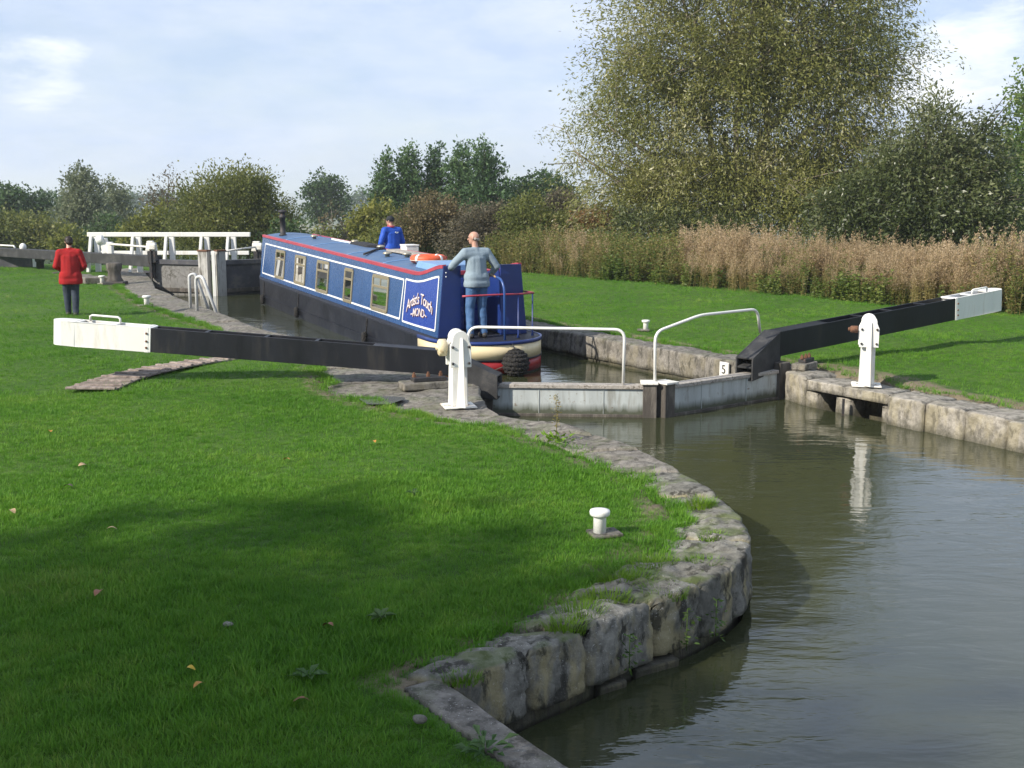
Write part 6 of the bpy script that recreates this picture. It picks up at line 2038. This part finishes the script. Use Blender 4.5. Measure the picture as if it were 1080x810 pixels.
weeds = gn_scatter('dry_weeds', np.stack([x, y, z], -1), np.stack([nrg.normal(0, .07, n), nrg.normal(0, .07, n), nrg.uniform(0, 6.3, n)], -1), scl, pick, wv_)
tag(weeds, 'tall bank of dry tan seeding weeds between the far lawn and the willow', 'weeds')
nv_ = []
for q in range(5):
    mb = MB()
    for s_ in range(7):
        a = rng.uniform(0, 2 * PI); rr = rng.uniform(0, 0.2)
        b0 = Vector((math.cos(a) * rr, math.sin(a) * rr, -0.03)); h = rng.uniform(0.3, 0.75)
        top = b0 + Vector((rng.gauss(0, .08), rng.gauss(0, .08), h))
        mb.tube([b0, top], [0.006, 0.002], 3, 0, False)
        for k in range(18):
            v_ = rng.uniform(0.15, 1.0); az = rng.uniform(0, 2 * PI)
            leaf_quad(mb, b0.lerp(top, v_), (math.cos(az), math.sin(az), rng.uniform(-0.4, 0.4)), rng.uniform(0.06, 0.13), rng.uniform(0.035, 0.065), 0)
    nv_.append(variant('nettle_clump', mb, m_weed))
n = 900
x, y, u, dd = strip_pts(n, -0.15, 1.5)
keep = (np.sin(u * 61) + np.sin(u * 23 + 2) + nrg.normal(0, .9, n) > 1.1)
x, y, dd = x[keep], y[keep], dd[keep]; n = len(x)
net = gn_scatter('nettles', np.stack([x, y, lawn_z(x, y)], -1), np.stack([np.zeros(n), np.zeros(n), nrg.uniform(0, 6.3, n)], -1), nrg.uniform(0.5, 1.25, n), nrg.integers(0, 5, n), nv_)
tag(net, 'low green nettles and weeds along the foot of the dry weed bank', 'nettles')

# individual plants on the stones
m_wg = grass_mat('wall_grass', [(0.0, (0.075, 0.165, 0.014)), (0.5, (0.15, 0.27, 0.022)), (1.0, (0.26, 0.33, 0.05))])


def plant(label, p, n, h, spread, mat, droop=0.8, w=0.006, name='grass_tuft'):
    mb = MB()
    for _ in range(n):
        a = rng.uniform(0, 2 * PI); rr = spread * math.sqrt(rng.random())
        blade(mb, (math.cos(a) * rr, math.sin(a) * rr * 0.7, -0.03), (math.cos(a + rng.uniform(-.8, .8)), math.sin(a + rng.uniform(-.8, .8)), 0), rng.uniform(0.2, droop), h * rng.uniform(0.5, 1.15), w)
    o = mb.build(name, mat, fix=False)
    o.location = p
    return tag(o, label, 'plant', 'plants growing on the curved stone wall', 'thing')


for (px, py, n, h, sp_r, lab) in ((740, 533, 90, 0.12, 0.10, 'round grass tuft on the coping at the outer bend of the wall'), (752, 566, 60, 0.07, 0.09, 'low flat grass tuft on the coping below the round tuft'), (738, 594, 90, 0.07, 0.12, 'grass patch on the outer coping just right of the dark ridged stone'),
                               (690, 596, 110, 0.10, 0.14, 'grass patch on the coping nearest to the white bollard'), (660, 612, 130, 0.12, 0.14, 'lush grass patch on the coping below the white bollard'), (640, 634, 130, 0.11, 0.13, 'bright grass patch spilling over the middle of the wall'),
                               (700, 626, 100, 0.10, 0.12, 'grass patch on the wall top between two big blocks'), (612, 650, 90, 0.13, 0.12, 'tall grass patch beside a gap in the wall blocks'), (596, 664, 80, 0.12, 0.09, 'grass clump beside the leftmost gap in the wall blocks'), (488, 716, 60, 0.07, 0.08, 'small yellowish moss tuft at the left end of the wall')):
    p = G(px, py, 0.0)
    plant(lab, (p.x, p.y, 0.01), int(n * 3.2), h * 0.9, sp_r * 1.4, m_wg)
m_wallweed = leaf_mat('wall_weed_leaf', [(0.0, (0.035, 0.075, 0.014)), (0.5, (0.06, 0.12, 0.022)), (1.0, (0.10, 0.16, 0.035))], 0.3, 2.0)
mb_stops = ((632, 675, 0.22, 'weed hanging in the crack at the middle of the wall face'), (718, 660, 0.26, 'weed hanging down the wall face under the bend'), (758, 650, 0.24, 'leafy weed growing low on the wall face at the bend'))
for (px, py, h, lab) in mb_stops:
    p = G(px, py, -0.18)
    mb = MB()
    o_, i_ = E_nose.at(arc_of(E_nose, (p.x, p.y)))
    out_ = (o_ - i_).normalized()
    for _ in range(46):
        q = Vector((rng.gauss(0, 0.028), rng.gauss(0, 0.03), rng.uniform(-h * .6, h * .55)))
        leaf_quad(mb, q + out_ * 0.03, (out_.x + rng.gauss(0, .7), out_.y + rng.gauss(0, .7), rng.uniform(-0.8, 0.5)), rng.uniform(0.022, 0.048), rng.uniform(0.010, 0.02), 0)
    mb.tube([Vector((0, 0, -h * .6)) + out_ * 0.03, Vector((0, 0, h * .5)) + out_ * 0.03], 0.004, 4)
    o = mb.build('wall_weed', m_wallweed, fix=False); o.location = o_ + out_ * 0.05 + Vector((0, 0, -0.2))
    tag(o, lab, 'plant', 'plants growing on the curved stone wall', 'thing')
# the seeding dock stem in front of the left gate
p = G(586, 466, 0.0)
mb = MB()
mb.tube([(0, 0, -0.02), (0.015, 0, 0.28), (0.0, 0, 0.52)], [0.005, 0.004, 0.002], 5)
for k in range(110):
    u = rng.uniform(0.3, 1.0)
    az = rng.uniform(0, 2 * PI)
    leaf_quad(mb, (0.01 + rng.gauss(0, 0.022), rng.gauss(0, 0.022), 0.52 * u), (math.cos(az), math.sin(az), 0.4), rng.uniform(0.015, 0.035), 0.014, 0)
for k in range(60):
    az = rng.uniform(0, 2 * PI)
    leaf_quad(mb, (rng.gauss(0, 0.10), rng.gauss(0, 0.05), 0.01 + abs(rng.gauss(0, 0.03))), (math.cos(az), math.sin(az), rng.uniform(0.1, 0.9)), rng.uniform(0.05, 0.12), 0.025, 1)
o = mb.build('dock_plant', [m_stalk, m_wg], fix=False); o.location = p
tag(o, 'thin brown seeding dock stem on the coping in front of the left gate', 'plant', kind='thing')

# broad-leaved weeds in the rough grass
m_dock = leaf_mat('broad_weed_leaf', [(0.0, (0.05, 0.11, 0.03)), (0.5, (0.085, 0.16, 0.05)), (1.0, (0.14, 0.21, 0.08))], 0.35, 2.0)
for (px, py, n_, sz, lab) in ((326, 713, 9, 0.10, 'flat grey-green weed rosette in the shaded grass near the bottom'), (402, 652, 12, 0.09, 'leafy weed clump in the grass beside the dark wall top'), (512, 792, 26, 0.08, 'leafy green weed clump beside the kerb at the bottom edge'),
                               (436, 524, 7, 0.07, 'pale weed rosette on the lawn left of the bollard')):
    p = G(px, py, 0.0)
    mb = MB()
    for k in range(n_):
        az = 2 * PI * k / n_ + rng.uniform(-.3, .3)
        r0 = 0.0 if n_ < 20 else rng.uniform(0, 0.10)
        d_ = Vector((math.cos(az), math.sin(az), rng.uniform(0.15, 0.6))).normalized()
        sd = Vector((-d_.y, d_.x, 0)).normalized()
        q = Vector((math.cos(az) * r0, math.sin(az) * r0, 0.015 + (0.05 * rng.random() if n_ > 20 else 0)))
        l = sz * rng.uniform(.7, 1.2); w2 = l * .2
        mb.add([q - sd * .003, q + sd * .003, q + d_ * l * .5 + sd * w2 + Vector((0, 0, .012)), q + d_ * l - Vector((0, 0, l * .15)), q + d_ * l * .5 - sd * w2 + Vector((0, 0, .012))], [(0, 1, 2, 3, 4)])
    if n_ < 20: mb.sphere((0, 0, 0.01), 0.012, 6, 4)
    o = mb.build('broadleaf_weed', m_dock, fix=False); o.location = (p.x, p.y, float(lawn_z(np.array([p.x]), np.array([p.y]))[0]) + 0.012)
    tag(o, lab, 'plant', 'broad-leaved weeds in the lawn', 'thing')

# fallen leaves and stones on the grass
LC = {'brown': (0.22, 0.085, 0.035), 'yellow': (0.55, 0.36, 0.03), 'tan': (0.42, 0.29, 0.16), 'dark': (0.07, 0.05, 0.035), 'orange': (0.50, 0.22, 0.04)}
for k_, v_ in LC.items(): M['leaf_' + k_] = plain('fallen_leaf_' + k_, v_, 0.6, var=0.3)
for (px, py, c_, ln, wd, lab) in ((104, 627, 'brown', 0.17, 0.055, 'large curled orange-brown leaf on the shaded grass at left'), (201, 705, 'yellow', 0.075, 0.03, 'small bright yellow leaf on the shaded grass near the bottom'), (87, 489, 'tan', 0.11, 0.06, 'pale tan leaf on the sunlit grass at left'),
                                  (302, 483, 'orange', 0.10, 0.045, 'orange-yellow leaf on the sunlit lawn left of the bollard'), (72, 512, 'dark', 0.12, 0.05, 'dark brown leaf at the edge of the shade'), (13, 537, 'tan', 0.10, 0.05, 'dull tan leaf in the shade at the left edge'),
                                  (118, 560, 'tan', 0.09, 0.03, 'thin straw-coloured leaf in the shade, above the large brown leaf'), (395, 463, 'orange', 0.09, 0.04, 'orange leaf on the lawn near the stone apron'), (53, 455, 'orange', 0.09, 0.05, 'faded orange leaf on the lawn farthest from the wall'), (346, 660, 'brown', 0.09, 0.06, 'reddish brown leaf in the shade near the wall'), (318, 737, 'brown', 0.10, 0.05, 'brown leaf half sunk in the long grass at the bottom'), (210, 722, 'orange', 0.09, 0.04, 'dull orange leaf just below the yellow one')):
    p = G(px, py, 0.03)
    ln, wd = ln * 0.85, wd * 0.95
    mb = MB()
    rows = []
    for k in range(7):
        u = k / 6
        hw = wd * 0.5 * math.sin(PI * min(1, u * 0.95 + 0.04)) ** 0.8
        z = 0.025 * math.sin(PI * u) + 0.01 * u
        rows.append([Vector((ln * (u - .5), -hw, z * .6 + hw * 0.3)), Vector((ln * (u - .5), 0, z * .6)), Vector((ln * (u - .5), hw, z * .6 + hw * 0.25))])
    mb.loft(rows, 0, True, closed=False, cap0=False, cap1=False)
    o = mb.build('fallen_leaf', M['leaf_' + c_]); o.location = (p.x, p.y, float(lawn_z(np.array([p.x]), np.array([p.y]))[0]) + 0.035)
    o.rotation_euler = (rng.uniform(-.25, .1), rng.uniform(-.15, .15), -0.15 if c_ == 'brown' and ln > .15 else rng.uniform(0, 6))
    tag(o, lab, 'leaf', 'fallen leaves on the lawn', 'thing')
for (px, py, r_, lab) in ((241, 662, 0.024, 'small grey-brown stone in the shaded grass'), (443, 762, 0.028, 'small pinkish stone in the grass beside the kerb')):
    p = G(px, py, 0.0)
    mb = MB(); mb.sphere((0, 0, 0), (r_ * 1.3, r_, r_ * .8), 14, 10)
    for i, v in enumerate(mb.v):
        vv = Vector(v); mb.v[i] = tuple(vv * (1 + 0.25 * noise.noise(vv * 25 + Vector((px, 0, 0)))))
    o = mb.build('stone', M['stone_top']); o.location = (p.x, p.y, 0.02)
    tag(o, lab, 'stone', kind='thing')


# ------------------------------------------------------------------ air
hb = MB(); hb.box((0, 5400, -8), (26000, 12600, 110))
mh = bpy.data.materials.new('air'); t = NT(mh)
pv = t.n('VolumePrincipled'); pv.inputs['Color'].default_value = (0.90, 0.95, 1.0, 1); pv.inputs['Density'].default_value = 0.00048; pv.inputs['Anisotropy'].default_value = 0.2
t.out(None, pv.outputs[0])
hz_ = hb.build('haze', mh)
tag(hz_, kind='stuff')
